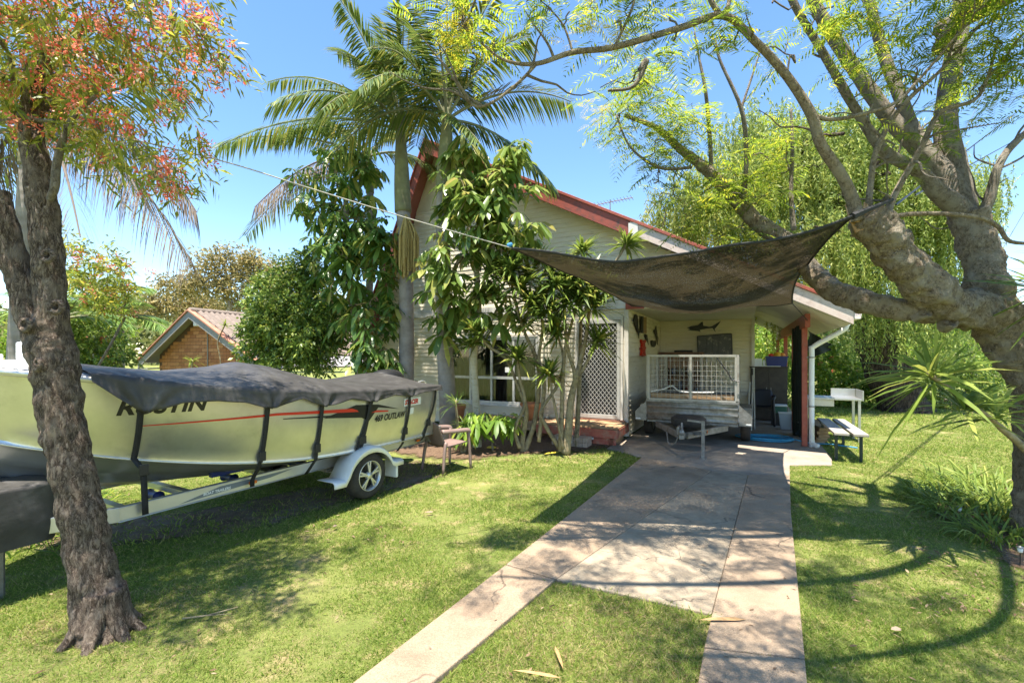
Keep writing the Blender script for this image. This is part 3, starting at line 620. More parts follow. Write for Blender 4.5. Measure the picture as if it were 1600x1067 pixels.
# trailer
trl=empty('boat_trailer',BS,BROT,'aluminium boat trailer with white mudguards and alloy wheel','trailer')
for sg in (1,-1):
    mb=MB(); y=.62*sg; mb.box(-.12,3.62,y-.028,y+.028,.395,.402).box(-.12,3.62,y-.028,y+.028,.505,.512).box(-.12,3.62,y-.014,y+.014,.402,.505); mb.build('side_rail',M['alrail'],trl,bevel=.004)
    mb=MB(); mb.bar((3.60,.62*sg,.455),(4.75,.06*sg,.455),.05,.115); mb.build('drawbar',M['alrail'],trl,bevel=.004)
    # mudguard
    mb=MB(); wx=1.33; n=14; vs=[]; prof=[]
    for i in range(n+1):
        a=R(8+164*i/n); prof.append((wx+.36*math.cos(a),.27+.335*math.sin(a)))
    prof=[(wx+.56,.31),(wx+.40,.30)]+prof[1:-1]+[(wx-.40,.36),(wx-.53,.36)]
    for (a,b) in prof: vs+= [(a,sg*.76,b+.015),(a,sg*1.0,b+.015),(a,sg*1.03,b-.005),(a,sg*1.03,b-.055)]
    mb.add(vs,[(4*i+j,4*i+j+1,4*i+j+5,4*i+j+4) for i in range(len(prof)-1) for j in range(3)]); mg=mb.build('mudguard',M['white'],trl,smooth=True,solid=.008,auto=True)
    mb=MB(); mb.box(wx-.49,wx-.45,sg*.88-.1,sg*.88+.1,.14,.35); mb.build('mud_flap',M['white'],mg,bevel=.01)
    # wheel
    wl=empty('wheel',(wx,.90*sg,.272)); wl.parent=trl
    mb=MB(); mb.lathe([(.165,-.085),(.20,-.095),(.245,-.09),(.266,-.07),(.272,-.03),(.272,.03),(.266,.07),(.245,.09),(.20,.095),(.165,.085)],36,axis='y'); mb.build('tyre',M['rubber'],wl,smooth=True)
    o_=sg
    mb=MB(); mb.lathe([(.168,-.08),(.172,o_*.05),(.178,o_*.092),(.170,o_*.094),(.160,o_*.06),(.155,o_*.04)],36,axis='y'); rm=mb.build('rim',M['alrail'],wl,smooth=True)
    for k in range(5):
        mb=MB(); a=k*2*math.pi/5+.3
        for dl in (-.13,.13):
            b=a+dl; mb.bar((.035*math.cos(a),o_*.075,.035*math.sin(a)),(.163*math.cos(b),o_*.066,.163*math.sin(b)),.022,.02,up=(0,1,0))
        mb.build('spoke',M['alrail'],rm,bevel=.003)
    mb=MB(); mb.lathe([(.0,o_*.09),(.035,o_*.088),(.045,o_*.07),(.05,o_*.05)],16,axis='y'); mb.build('hub',M['alrail'],rm,smooth=True)
    mb=MB(); mb.lathe([(.0,.0),(.155,.0)],24,axis='y'); q=mb.build('brake_disc',M['black'],rm); q.location=(0,o_*.02,0)
    for x in (.05,2.55):
        mb=MB(); mb.box(x-.04,x+.04,sg*.652-.006,sg*.652+.006,.435,.465); mb.build('marker_light',M['orange'],trl,bevel=.004)
    for x in (.35,1.0,1.9,2.6):
        mb=MB(); mb.box(x-.16,x+.16,sg*.30-.03,sg*.30+.03,.50,.56); mb.build('skid',M['bluepoly'],trl,bevel=.008)
    mb=MB(); mb.box(-.16,-.12,sg*.62-.12,sg*.62+.12,.40,.53); mb.build('tail_light',M['steel'],trl,bevel=.006)
for x in (.0,.7,1.33,2.2,3.0,3.5):
    mb=MB(); mb.box(x-.03,x+.03,-.59,.59,.40,.45); mb.build('crossmember',M['alrail'],trl)
for x in (.25,.9,1.6,2.4,3.1):
    mb=MB(); mb.tube([(x,-.09,.0),(x,-.05,.0),(x,.05,.0),(x,.09,.0)],[.05,.035,.035,.05],12); q=mb.build('keel_roller',M['bluepoly'],trl,smooth=True); q.location.z=.43-.05+.0
mb=MB(); mb.box(-.045,.045,-.86,.86,-.03,.03); q=mb.build('axle',M['steel'],trl); q.location=(1.33,0,.272)
for sg in (1,-1):
    mb=MB(); mb.bar((1.0,sg*.66,.37),(1.7,sg*.66,.37),.05,.03).bar((1.33,sg*.66,.30),(1.33,sg*.66,.36),.06,.06); mb.build('leaf_spring',M['steel'],trl)
mb=MB(); mb.box(4.70,5.05,-.05,.05,.42,.50); mb.build('coupling',M['steel'],trl,bevel=.01)
mb=MB(); mb.bar((4.2,0,.51),(4.32,0,1.05),.06,.06).box(4.22,4.36,-.08,.08,1.0,1.12); mb.build('winch_post',M['steel'],trl)
mb=MB(); mb.tube([(4.45,.12,.52),(4.45,.12,.15)],.025,8).lathe([(.0,-.03),(.07,-.03),(.08,0),(.07,.03),(.0,.03)],14,(4.45,.12,.08),axis='y'); mb.build('jockey_wheel',M['steel'],trl)
V,Fc=text_mesh('BOAT TRAILERS',.034,.15,.001); mb=MB(); mb.add([(3.0-a,.636,.437+b) for a,b,_ in V],Fc); mb.build('rail_lettering',M['whiteink'],trl)
mb=MB(); mb.add([(3.2,.6348,.415),(2.35,.6348,.45),(2.1,.6348,.485),(2.85,.6348,.485)],[(0,1,2,3)]); mb.build('rail_decal',M['greyink'],trl)
# covered box on the trailer tongue
bxp=P(25,800,3.25)
tb=empty('covered_box',(bxp.x-.12,bxp.y,0),BROT,'black vinyl-covered box at the left edge, on the nose of the boat trailer','covered box')
def bxf(s,t):
    a=s*2*math.pi; hx,hy=.27,.24; ex=4
    c_,s_=math.cos(a),math.sin(a); x=hx*abs(c_)**(2/ex)*(1 if c_>0 else -1); y=hy*abs(s_)**(2/ex)*(1 if s_>0 else -1)
    f=1 if t<.86 else 1-(t-.86)/.14*.98
    z=.36+min(t/.86,1)*.42+ (.03*(t-.86)/.14 if t>.86 else 0)
    w=.018*mnoise.noise(Vector((x*5,y*5,z*4)))+.010*mnoise.noise(Vector((x*14,y*14,z*7))); l=math.hypot(x,y)
    return (x*f*(1+w/l),y*f*(1+w/l),z+w*.6)
mb=MB(); mb.grid(bxf,64,26); mb.build('vinyl_wrap',M['tarp'],tb,smooth=True)
mb=MB(); mb.tube([(0,0,-.03),(0,0,.38)],.03,10); mb.build('stand',M['steel'],tb)
# ---------------------------------------------------------------- caged box trailer in the carport
ct=empty('box_trailer',H(1.25,.73),-TH,'galvanised box trailer with mesh cage parked nose-out in the carport','trailer')
TW=.80; y0,y1=-.98,1.35
def ribbed(xa,ya,xb,yb,z0,z1,name):
    mb=MB(); n=24; d=Vector((xb-xa,yb-ya,0)).normalized(); nn=Vector((d.y,-d.x,0)); vs=[]
    for i in range(n+1):
        q=i/n; off=.012*max(0,math.sin(q*math.pi*6))
        for e in (0,1): vs.append((xa+(xb-xa)*e+nn.x*off,ya+(yb-ya)*e+nn.y*off,z0+(z1-z0)*q))
    mb.add(vs,[(2*i,2*i+1,2*i+3,2*i+2) for i in range(n)]); return mb.build(name,M['steel'],ct,smooth=True,solid=.004)
Z0,Z1=.44,.80
ribbed(-TW,y0,TW,y0,Z0,Z1,'front_panel'); ribbed(TW,y0,TW,y1,Z0,Z1,'side_panel'); ribbed(-TW,y1,-TW,y0,Z0,Z1,'side_panel'); ribbed(TW,y1,-TW,y1,Z0,Z1,'rear_panel')
mb=MB(); mb.box(-TW,TW,y0,y1,Z0-.04,Z0-.002); mb.build('tray_floor',M['steel'],ct)
for xa,ya,xb,yb in ((-TW,y0,TW,y0),(TW,y0,TW,y1),(-TW,y0,-TW,y1),(-TW,y1,TW,y1)):
    mb=MB(); mb.bar((xa,ya,Z1+.02),(xb,yb,Z1+.02),.045,.04); mb.build('top_rail',M['steel'],ct)
CZ0,CZ1=Z1+.045,1.69
def cagepanel(xa,ya,xb,yb):
    a=Vector((xa,ya,0));b=Vector((xb,yb,0)); d=b-a
    cp=empty('cage_panel'); cp.parent=ct
    mb=MB(); t=.042
    mb.bar(a+Vector((0,0,CZ0)),b+Vector((0,0,CZ0)),t,t).bar(a+Vector((0,0,CZ1)),b+Vector((0,0,CZ1)),t,t)
    for q in (0,.5,1): mb.bar(a+d*q+Vector((0,0,CZ0+t/2)),a+d*q+Vector((0,0,CZ1-t/2)),t*.98,t*.98)
    mb.build('cage_frame',M['cage'],cp)
    mb=MB(); n=int(d.length/.078)
    for i in range(1,n): p=a+d*(i/n); mb.bar(p+Vector((0,0,CZ0)),p+Vector((0,0,CZ1)),.006,.006)
    k=9
    for i in range(1,k): z=CZ0+(CZ1-CZ0)*i/k; mb.bar(a+Vector((0,0,z)),b+Vector((0,0,z)),.006,.006)
    mb.build('wire_mesh',M['cage'],cp)
e=.03
cagepanel(-TW+e,y0,TW-e,y0); cagepanel(TW-.0,y0+.05,TW-.0,y1-.05); cagepanel(-TW,y0+.05,-TW,y1-.05); cagepanel(-TW+e,y1,TW-e,y1)
mb=MB(); mb.box(-TW+.05,TW-.05,y0+.1,y0+.16,CZ0+.02,CZ0+.11); mb.build('timber_rail',M['timber'],ct)
for sg in (1,-1):
    mb=MB(); X=sg*(TW+.015); X2=sg*(TW+.23); mb.prism_xz([(X,.42),(X2,.42),(X2,.60),(X,.80)] if sg>0 else [(X2,.42),(X,.42),(X,.80),(X2,.60)],y0-.01,y0+.01); mb.build('stone_guard',M['steel'],ct)
    mb=MB(); xa,xb=sorted((sg*(TW+.02),sg*(TW+.24))); mb.box(xa,xb,-.42,.42,.66,.69).box(xa,xb,-.46,-.42,.48,.66).box(xa,xb,.42,.46,.48,.66); mb.build('trailer_guard',M['steel'],ct)
    wl=empty('wheel',(sg*(TW+.125),0,.29)); wl.parent=ct
    mb=MB(); vs=MB(); mb.lathe([(.17,-.08),(.25,-.088),(.285,-.07),(.29,0),(.285,.07),(.25,.088),(.17,.08)],28,axis='y'); q=mb.build('tyre',M['rubber'],wl,smooth=True); q.rotation_euler.z=R(90)
    mb=MB(); mb.lathe([(.0,.03),(.06,.03),(.10,.05),(.165,.055),(.172,.08),(.172,-.08),(.0,-.08)],24,axis='y'); q=mb.build('rim',M['steel'],wl,smooth=True); q.rotation_euler.z=R(90)
    mb=MB(); mb.bar((sg*.62,y0,.37),(sg*.06,y0-1.18,.37),.05,.10); mb.build('drawbar',M['steel'],ct)
    mb=MB(); xa,xb=sorted((sg*(TW+.13),sg*(TW+.215))); mb.box(xa,xb,y0-.016,y0-.011,.44,.465); mb.build('plate_sticker',M['whiteink'],ct)
mb=MB(); mb.box(-.75,.75,-.03,.03,.26,.32); mb.build('axle',M['steel'],ct)
mb=MB(); mb.lathe([(.17,-.07),(.26,-.085),(.30,-.06),(.305,0),(.30,.06),(.26,.085),(.17,.07),(.0,.05)],28); q=mb.build('spare_wheel',M['rubber'],ct,smooth=True); q.location=(.0,y0-.38,.50)
mb=MB(); mb.box(-.04,.04,y0-1.42,y0-1.15,.34,.42).lathe([(.0,.0),(.035,.01),(.045,.05),(.03,.09),(.0,.1)],12,(0,y0-1.40,.40)).bar((0,y0-1.30,.42),(-.02,y0-1.2,.58),.03,.03).box(-.09,-.05,y0-1.3,y0-1.1,.40,.52); mb.build('coupling',M['steel'],ct,bevel=.004)
mb=MB(); sx,sy=.30,y0-1.12; mb.bar((sx,sy,.62),(sx,sy,.02),.05,.05).bar((sx-.02,sy,.60),(sx-.24,sy,.62),.03,.03).box(sx-.05,sx+.05,sy-.05,sy+.05,-.01,.02); mb.build('jack_stand',M['steel'],ct)
mb=MB(); mb.bar((.06,y0-.95,.37),(sx,sy,.42),.05,.06); mb.build('stand_bracket',M['steel'],ct)
for x_,y_,z_ in ((.28,y0-.70,.36),):
    mb=MB(); mb.lathe([(.0,-.012),(.028,-.01),(.03,.0)],14,axis='y'); q=mb.build('reflector',M['orange'],ct); q.location=(.33,y0-.66,.38); q.rotation_euler.z=R(-62)
mb=MB(); mb.tube(crom([(-.06,y0-1.25,.40),(-.12,y0-1.2,.24),(-.2,y0-1.12,.18),(-.26,y0-1.05,.22),(-.3,y0-.9,.36)],5),.012,6); mb.build('safety_chain',M['steel'],ct)
mb=MB(); mb.tube(crom([(TW-.35,y0-.02,1.66),(TW-.15,y0-.03,1.36),(TW-.1,y0-.03,1.26),(TW+.03,y0-.03,1.22)],5),.010,6); mb.build('bungee_cord',M['black'],ct)
mb=MB(); mb.tube(crom([(-.75,y0+.10,.98),(-.5,y0+.12,1.04),(-.35,y0+.12,1.10),(-.2,y0+.12,1.0),(.1,y0+.13,.99),(.4,y0+.12,1.0)],5),.012,6); mb.build('white_rope',M['whiteink'],ct)
# ---------------------------------------------------------------- brown plastic chair
M['brownp']=mat('brown_plastic',(.20,.135,.115),(.25,.175,.15),5,.5)
M['navyp']=mat('dark_plastic',(.022,.024,.032),rough=.5)
def plastic_chair(name,loc,rz_,m,label,cat='chair',group=None):
    t=empty(name,loc,rz_,label,cat,group)   # seat faces +x
    mb=MB(); mb.grid(lambda s,u:(-.22+.46*s,(-.23+.46*u)*(1-.08*s),.42+.03*s-.03*math.sin(s*math.pi)*math.sin(u*math.pi)),8,8); mb.build('seat',m,t,smooth=True,solid=.012)
    mb=MB(); mb.grid(lambda s,u:(-.22-.15*s-.03*math.sin(u*math.pi),(-.23+.46*u)*(1-.12*s),.42+.42*s-.05*(2*u-1)**4*s),8,8); mb.build('backrest',m,t,smooth=True,solid=.012)
    for sg in (1,-1):
        for x0,x1 in ((.24,.27),(-.24,-.33)):
            mb=MB(); top=(x0,sg*.235,.64 if x0>0 else .5); mb.tube(crom([top,((x0+x1)/2,sg*.255,.35),(x1,sg*.275,.0)],3),[.044,.043,.042,.04,.037,.034,.031],8,flat=.7); mb.build('leg',m,t,smooth=True)
        mb=MB(); a=crom([(-.31,sg*.225,.68),(-.15,sg*.255,.675),(.1,sg*.26,.665),(.25,sg*.245,.645),(.27,sg*.24,.60)],4); mb.tube(a,.042,8,flat=.7); mb.build('armrest',m,t,smooth=True)
    return t
cp_=G(700,730)
plastic_chair('garden_chair',(cp_.x,cp_.y,-.02),R(48),M['brownp'],'brown plastic garden chair standing behind the stern of the boat')
bpy.data.objects['garden_chair'].scale=(.9,.9,.9)
# ---------------------------------------------------------------- shade sail
def sailmat():
    m=bpy.data.materials.new('shade_cloth'); m.use_nodes=True; t=m.node_tree; b=t.nodes['Principled BSDF']; L=t.links.new; out=t.nodes['Material Output']
    tc=_n(t,'ShaderNodeTexCoord'); no=_n(t,'ShaderNodeTexNoise'); no.inputs['Scale'].default_value=95; no.inputs['Detail'].default_value=2; L(tc.outputs['Object'],no.inputs['Vector'])
    n2=_n(t,'ShaderNodeTexNoise'); n2.inputs['Scale'].default_value=1.6; n2.inputs['Detail'].default_value=4; L(tc.outputs['Object'],n2.inputs['Vector'])
    ad=_n(t,'ShaderNodeMath',operation='MULTIPLY_ADD'); ad.inputs[1].default_value=.35; L(n2.outputs['Fac'],ad.inputs[0]); L(no.outputs['Fac'],ad.inputs[2])
    mr=_n(t,'ShaderNodeMapRange'); mr.inputs[1].default_value=.74; mr.inputs[2].default_value=.86; mr.inputs[3].default_value=.004; mr.inputs[4].default_value=.34; L(ad.outputs[0],mr.inputs[0])
    b.inputs['Base Color'].default_value=(.020,.0155,.010,1); b.inputs['Roughness'].default_value=.85
    tr=_n(t,'ShaderNodeBsdfTranslucent'); tr.inputs[0].default_value=(.030,.024,.013,1); tp=_n(t,'ShaderNodeBsdfTransparent')
    m1=_n(t,'ShaderNodeMixShader'); m1.inputs[0].default_value=.5; L(b.outputs[0],m1.inputs[1]); L(tr.outputs[0],m1.inputs[2])
    m2=_n(t,'ShaderNodeMixShader'); L(mr.outputs[0],m2.inputs[0]); L(m1.outputs[0],m2.inputs[1]); L(tp.outputs[0],m2.inputs[2]); L(m2.outputs[0],out.inputs[0]); return m
SA=P(800,388,4.1); SB=P(1332,338,3.65); SC=P(1238,474,7.4); SDD=H(.12,-.12,2.70)
sail=empty('shade_sail',(0,0,0),0,'dark brown mesh shade sail slung over the driveway from tree to carport','shade sail')
def sailf(s,t):
    def edge(q): return q*(1-q)
    a=SA.lerp(SB,s); b=SDD.lerp(SC,s); p=a.lerp(b,t)
    cen=(SA+SB+SC+SDD)/4
    k=.30*edge(s)*(1-t)**2+.22*edge(s)*t**2+.16*edge(t)*(1-s)**2+.40*edge(t)*s**2
    p=p.lerp(cen,k)
    p.z-=.30*edge(s)*4*(.35+.65*(1-t))*.55+.62*16*edge(s)*edge(t)*(.3+.7*t)*.55
    p.z+=.030*mnoise.noise(Vector((s*5,t*4,0)))+.05*mnoise.noise(Vector((s*2.5,t*2,4)))*edge(s)*4
    return p
mb=MB(); mb.grid(sailf,64,64)
hole={(47,57),(48,57),(48,58),(49,58),(50,58),(49,57)}
mb.f=[f for f in mb.f if (f[0]//65,f[0]%65) not in hole]
fab=mb.build('sail_cloth',sailmat(),sail,smooth=True)
mb=MB()
for ed in ([sailf(i/40,0) for i in range(41)],[sailf(i/40,1) for i in range(41)],[sailf(0,i/40) for i in range(41)],[sailf(1,i/40) for i in range(41)]):
    m2=MB(); m2.tube(ed,.012,6); m2.build('hem',M['webbing'],sail)
rope_m=mat('pale_rope',(.42,.40,.36),(.32,.30,.27),60,.8)
mb=MB(); bend=H(3.16,.17,rz(3.16)-.40); mb.tube([sailf(1,1),bend],.008,6); mb.build('corner_tie',M['webbing'],sail)
mb=MB(); mb.tube([sailf(1,0),P(1360,326,3.66),P(1395,312,3.72)],[.03,.02,.012],6); mb.build('corner_tie',M['webbing'],sail)
mb=MB(); mb.lathe([(.0,-.03),(.018,-.02),(.021,.0),(.018,.02),(.0,.03)],10); q=mb.build('blue_knot',mat('blue_rope',(.03,.20,.45),rough=.7),sail); q.location=SA+Vector((-.02,0,.03)); q.rotation_euler=(0,1.2,0)
rp_=[SA,P(640,342,3.7),P(480,293,3.3),P(340,250,3.1),P(110,196,2.86)]
mb=MB(); mb.tube(crom([tuple(p) for p in rp_],8),.0045,6); rope=mb.build('rope',rope_m,smooth=True); tag(rope,'thin pale rope running from the sail corner to the flowering tree','rope')
# ---------------------------------------------------------------- things in the carport
def HPx(u,v,y):   # pixel -> local x,z on the house plane y
    c=HC+HD*y; t=(u-800)/FP; x=(t*c.y-c.x)/(HW.x-t*HW.y); Y=c.y+HW.y*x; return (x,CH-(v-HV)/FP*Y)
def HPy(u,v,x):   # pixel -> local y,z on the side wall x
    c=HC+HW*x; t=(u-800)/FP; y=(t*c.y-c.x)/(HD.x-t*HD.y); Y=c.y+HD.y*y; return (y,CH-(v-HV)/FP*Y)
def z2(a,b): return (960+a/6.667,460+b/6.667)
def flat_xz(poly,y,m,name,label,cat,t=.012,group=None):
    pts=[HPx(*z2(*p),y) for p in poly]; x0=pts[0][0]; mb=MB(); mb.prism_xz([(p[0],p[1]) for p in pts][::-1],-t/2,t/2)
    o=mb.build(name,m); o.location=H(0,y); o.rotation_euler.z=-TH; tag(o,label,cat,group); return o
def flat_yz(poly,x,m,name,label,cat,t=.012,group=None):
    pts=[HPy(*z2(*p),x) for p in poly]; n=len(pts); mb=MB(); mb.add([(-t/2,p[0],p[1]) for p in pts]+[(t/2,p[0],p[1]) for p in pts],[tuple(range(n)),tuple(reversed(range(n,2*n)))]+[((i+1)%n,i,n+i,n+(i+1)%n) for i in range(n)])
    o=mb.build(name,m); o.location=H(x,0); o.rotation_euler.z=-TH; tag(o,label,cat,group); return o
flat_xz([(755,350),(800,330),(870,320),(905,288),(922,285),(925,325),(985,338),(1010,335),(1060,305),(1110,275),(1075,325),(1045,360),(1055,395),(1020,350),(960,357),(890,370),(897,392),(870,380),(800,375),(765,368),(790,358)],4.05,M['black'],'wall_shark','black metal shark cutout high on the carport back wall','wall art')
flat_yz([(180,268),(200,265),(212,215),(225,205),(240,225),(248,300),(245,350),(268,395),(258,400),(255,460),(245,400),(228,365),(222,350),(210,310),(200,280)],.04,M['black'],'wall_fish','black billfish cutout nearest the screen door on the carport side wall','wall art',group='fish cutouts')
flat_yz([(318,410),(340,420),(348,470),(355,525),(345,490),(330,475),(320,450)],.04,M['black'],'wall_fish','small black fish cutout below the timber plaque','wall art',group='fish cutouts')
flat_yz([(408,375),(425,365),(434,325),(442,380),(447,430),(455,450),(450,525),(442,460),(428,425),(415,395)],.04,M['black'],'wall_fish','black billfish cutout nearest the back corner of the carport','wall art',group='fish cutouts')
flat_yz([(380,480),(395,475),(410,485),(425,478),(436,500),(428,535),(412,550),(395,545),(385,520)],.04,M['black'],'wall_crab','round black crab cutout on the carport side wall','wall art')
pl=flat_yz([(282,235),(332,240),(332,405),(282,400)],.045,M['timber'],'wall_plaque','tall timber plaque with dark edge on the carport side wall','plaque',t=.02)
q=flat_yz([(278,228),(300,228),(300,405),(278,400)],.062,M['black'],'dark_strip',None,None); q.parent=pl; q.matrix_world=Matrix(); q.location=(.017,0,0); q.rotation_euler=(0,0,0)
redm=mat('red_enamel',(.55,.04,.015),rough=.45)
flat_yz([(278,470),(290,478),(297,492),(303,478),(316,474),(320,495),(309,510),(312,540),(322,560),(314,572),(313,600),(320,640),(306,632),(292,645),(286,632),(272,640),(282,600),(280,572),(270,565),(284,545),(286,512),(275,495)],.05,redm,'wall_lobster','bright red lobster ornament on the carport side wall','ornament',t=.05)
# framed picture
pic=empty('framed_picture',H(0,3.98),-TH,'dark framed picture leaning against the carport back wall','picture')
pp=[HPx(*z2(a,b),3.98) for a,b in ((866,437),(1220,410),(1226,640),(872,640))]
mb=MB(); mb.prism_xz([pp[3],pp[2],pp[1],pp[0]][::1],-.01,.01); mb.build('canvas',mat('dark_picture',(.012,.014,.013),(.03,.035,.03),5,.35,c3=(.22,.20,.16),s3=5,thr3=(.54,.62),detail=3),pic)
for i in range(4):
    a=Vector((pp[i][0],-.014,pp[i][1])); b=Vector((pp[(i+1)%4][0],-.014,pp[(i+1)%4][1])); mb=MB(); mb.bar(a,b,.03,.03,up=(0,1,0)); mb.build('frame',M['black'],pic)
# hutch cabinet
M['wood']=mat('brown_timber',(.20,.085,.03),(.27,.12,.045),5,.45,stretch=(1,1,8))
def cabinet(name,x0,x1,y0,y1,z1,m,label,doors=2,shelves=3):
    t=empty(name,H((x0+x1)/2,(y0+y1)/2),-TH,label,'cabinet'); hx,hy=(x1-x0)/2,(y1-y0)/2
    mb=MB(); mb.box(-hx,-hx+.03,-hy,hy,0,z1-.031); mb.build('side',m,t); mb=MB(); mb.box(hx-.03,hx,-hy,hy,0,z1-.031); mb.build('side',m,t)
    mb=MB(); mb.box(-hx-.02,hx+.02,-hy-.02,hy,z1-.03,z1); mb.build('top',m,t,bevel=.004)
    mb=MB(); mb.box(-hx+.031,hx-.031,hy-.02,hy,0,z1-.031); mb.build('back',m,t)
    for k in range(shelves): z=.1+(z1-.2)*k/shelves; mb=MB(); mb.box(-hx+.031,hx-.031,-hy+.03,hy-.021,z,z+.025); mb.build('shelf',m,t)
    return t,hx,hy
cb,hx,hy=cabinet('hutch_cabinet',.06,1.16,3.62,4.0,1.78,M['wood'],'brown timber hutch cabinet behind the caged trailer')
cols=[(.25,.05,.03),(.05,.09,.2),(.3,.25,.15),(.06,.06,.06),(.2,.2,.22),(.08,.15,.07)]
for k in range(3):
    for i in range(5):
        x=-.44+i*.2+random.uniform(-.03,.03); z=.125+(1.58)*k/3; w=random.uniform(.06,.15); h=random.uniform(.15,.38); c=random.choice(cols)
        mb=MB(); mb.box(x,x+w,-.12,.06,z+.002,z+h); it=mb.build('stored_box',mat('stored_box_paint',c,rough=.6),None,bevel=.006); it.location=H(.61,3.81); it.rotation_euler.z=-TH
        tag(it,'packed box, %s from the left on the %s shelf of the timber hutch'%(['first','second','third','fourth','fifth'][i],['bottom','middle','top'][k]),'box','boxes on the hutch shelves')
for x in (-.37,0,.37):
    mb=MB(); mb.box(x-.18,x+.18,-hy-.01,-hy+.015,1.35,1.73).box(x-.12,x+.12,-hy-.014,-hy-.0101,1.41,1.67); mb.build('cabinet_door',M['wood'],cb)
mb=MB(); mb.box(-.28,.18,-.1,.1,0,.055); o=mb.build('soundbar',M['black'],bevel=.01); o.location=H(.72,3.8,1.782); o.rotation_euler.z=-TH; tag(o,'flat black player box on top of the timber hutch cabinet','player')
M['darkwood']=mat('dark_cabinet',(.022,.016,.012),(.05,.038,.028),5,.5,c3=(.10,.085,.07),s3=2,thr3=(.6,.8))
dc=empty('dark_cabinet',H(2.72,4.25),-TH,'dark brown two-door cabinet at the rear of the carport','cabinet')
mb=MB(); mb.box(-.42,.42,-.20,.22,.03,1.38); mb.build('carcass',M['darkwood'],dc)
for sg in (-1,1): 
    mb=MB(); mb.box(min(sg*.004,sg*.41),max(sg*.004,sg*.41),-.225,-.202,.06,1.36); d_=mb.build('cabinet_door',M['darkwood'],dc,bevel=.003)
    mb=MB(); mb.box(sg*.05-.008,sg*.05+.008,-.245,-.226,.75,.87); mb.build('handle',M['steel'],d_)
mb=MB(); mb.box(-.44,.44,-.24,.23,1.382,1.41); mb.build('top',M['darkwood'],dc)
def at(o,x,y,z=0,rz_=0): o.location=H(x,y,z); o.rotation_euler.z=-TH+rz_; return o
tubm=mat('blue_tub',(.012,.025,.15),rough=.4)
tb_=at(empty('storage_tub',(0,0,0),0,'blue plastic tub of toys on the dark cabinet','tub'),2.90,4.22,1.412)
mb=MB(); w0,w1=.22,.25; vs=[(sx*w*1.0,sy*w*.7,z) for (w,z) in ((w0,.0),(w1,.26),(w1-.015,.26),(w0-.015,.015)) for sx,sy in ((-1,-1),(1,-1),(1,1),(-1,1))]
mb.add(vs,[(4*k+i,4*k+(i+1)%4,4*k+4+(i+1)%4,4*k+4+i) for k in range(3) for i in range(4)]+[(3,2,1,0),(12,13,14,15)]); mb.build('tub_body',tubm,tb_,bevel=.008)
mb=MB(); mb.box(-.265,.265,-.19,-.176,.235,.262); mb.build('rim',tubm,tb_)
for i,(c,x,r,lb) in enumerate((((.6,.05,.02),-.12,.07,'red plastic toy poking out of the blue tub'),((.75,.42,.03),.03,.10,'yellow plastic toy poking out of the blue tub'),((.7,.25,.03),.13,.08,'orange plastic toy poking out of the blue tub'))):
    mb=MB(); mb.lathe([(.0,-r*.6),(r*.7,-r*.45),(r,.0),(r*.8,r*.35),(r*.25,r*.7),(.0,r*.75)],12); o=mb.build('toy',mat('toy_plastic_%d'%i,c,rough=.4),smooth=True); at(o,2.9+x,4.22,1.68+r*.3); o.rotation_euler.x=.5; tag(o,lb,'toy')
mb=MB(); mb.box(-.10,.10,-.08,.08,0,.2).box(-.03,.03,-.085,-.081,.08,.15); at(tag(mb.build('small_appliance',M['white'],bevel=.02),'white bottle-shaped appliance left of the blue tub','appliance'),2.47,4.15,1.412)
bt=empty('bottle',(0,0,0),0,'small white bottle between the appliance and the blue tub','bottle'); at(bt,2.62,4.12,1.412)
mb=MB(); mb.lathe([(.0,0),(.035,.0),(.036,.12),(.015,.16),(.014,.18)],12); mb.build('bottle_body',M['white'],bt,smooth=True); mb=MB(); mb.lathe([(.016,.181),(.016,.21),(.0,.21)],10); mb.build('bottle_cap',M['redink'],bt)
for k in range(3):
    mb=MB(); mb.box(-.16+.02*k,.14+.01*k,-.1,.1,0,.055); at(tag(mb.build('black_case',M['black'],bevel=.008),'flat black case, %s of the stack at the left end of the dark cabinet'%['bottom','middle','topmost'][k],'case','stacked black cases'),2.40,4.30,1.412+.21*(k>9)+.057*k+.0,.1*k)
mb=MB(); mb.box(-.3,.3,-.12,.12,0,.012); at(tag(mb.build('white_board',M['white']),'thin white board lying on the front of the dark cabinet','board'),2.68,4.02,1.412)
cq=H(2.55,3.35); plastic_chair('carport_chair',(cq.x,cq.y,0),-TH+R(-95),M['navyp'],'dark plastic chair in front of the dark cabinet')
es=at(empty('cool_box',(0,0,0),0,'small green cool box with white lid beside the dark chair','cool box'),2.92,3.4)
mb=MB(); mb.box(-.17,.17,-.13,.13,.0,.30); mb.build('stand_crate',M['black'],es); mb=MB(); mb.box(-.15,.15,-.12,.12,.302,.46); mb.build('box_body',mat('green_plastic',(.03,.12,.08),rough=.5),es,bevel=.012); mb=MB(); mb.box(-.16,.16,-.13,.13,.462,.50); mb.build('box_lid',M['white'],es,bevel=.01)
bk=at(empty('bin',(0,0,0),0,'pale grey plastic bin standing against the second carport post','bin'),3.0,2.75)
mb=MB(); mb.add([(sx*w,sy*w*.8,z) for w,z in ((.10,.0),(.135,.36),(.128,.36),(.095,.01)) for sx,sy in ((-1,-1),(1,-1),(1,1),(-1,1))],[(4*k+i,4*k+(i+1)%4,4*k+4+(i+1)%4,4*k+4+i) for k in range(3) for i in range(4)]+[(3,2,1,0),(12,13,14,15)]); mb.build('bin_body',mat('pale_blue_plastic',(.42,.50,.55),rough=.5),bk,bevel=.008)
mb=MB(); mb.box(-.145,.145,-.118,.118,.362,.385); mb.build('bin_lid',M['white'],bk,bevel=.006)
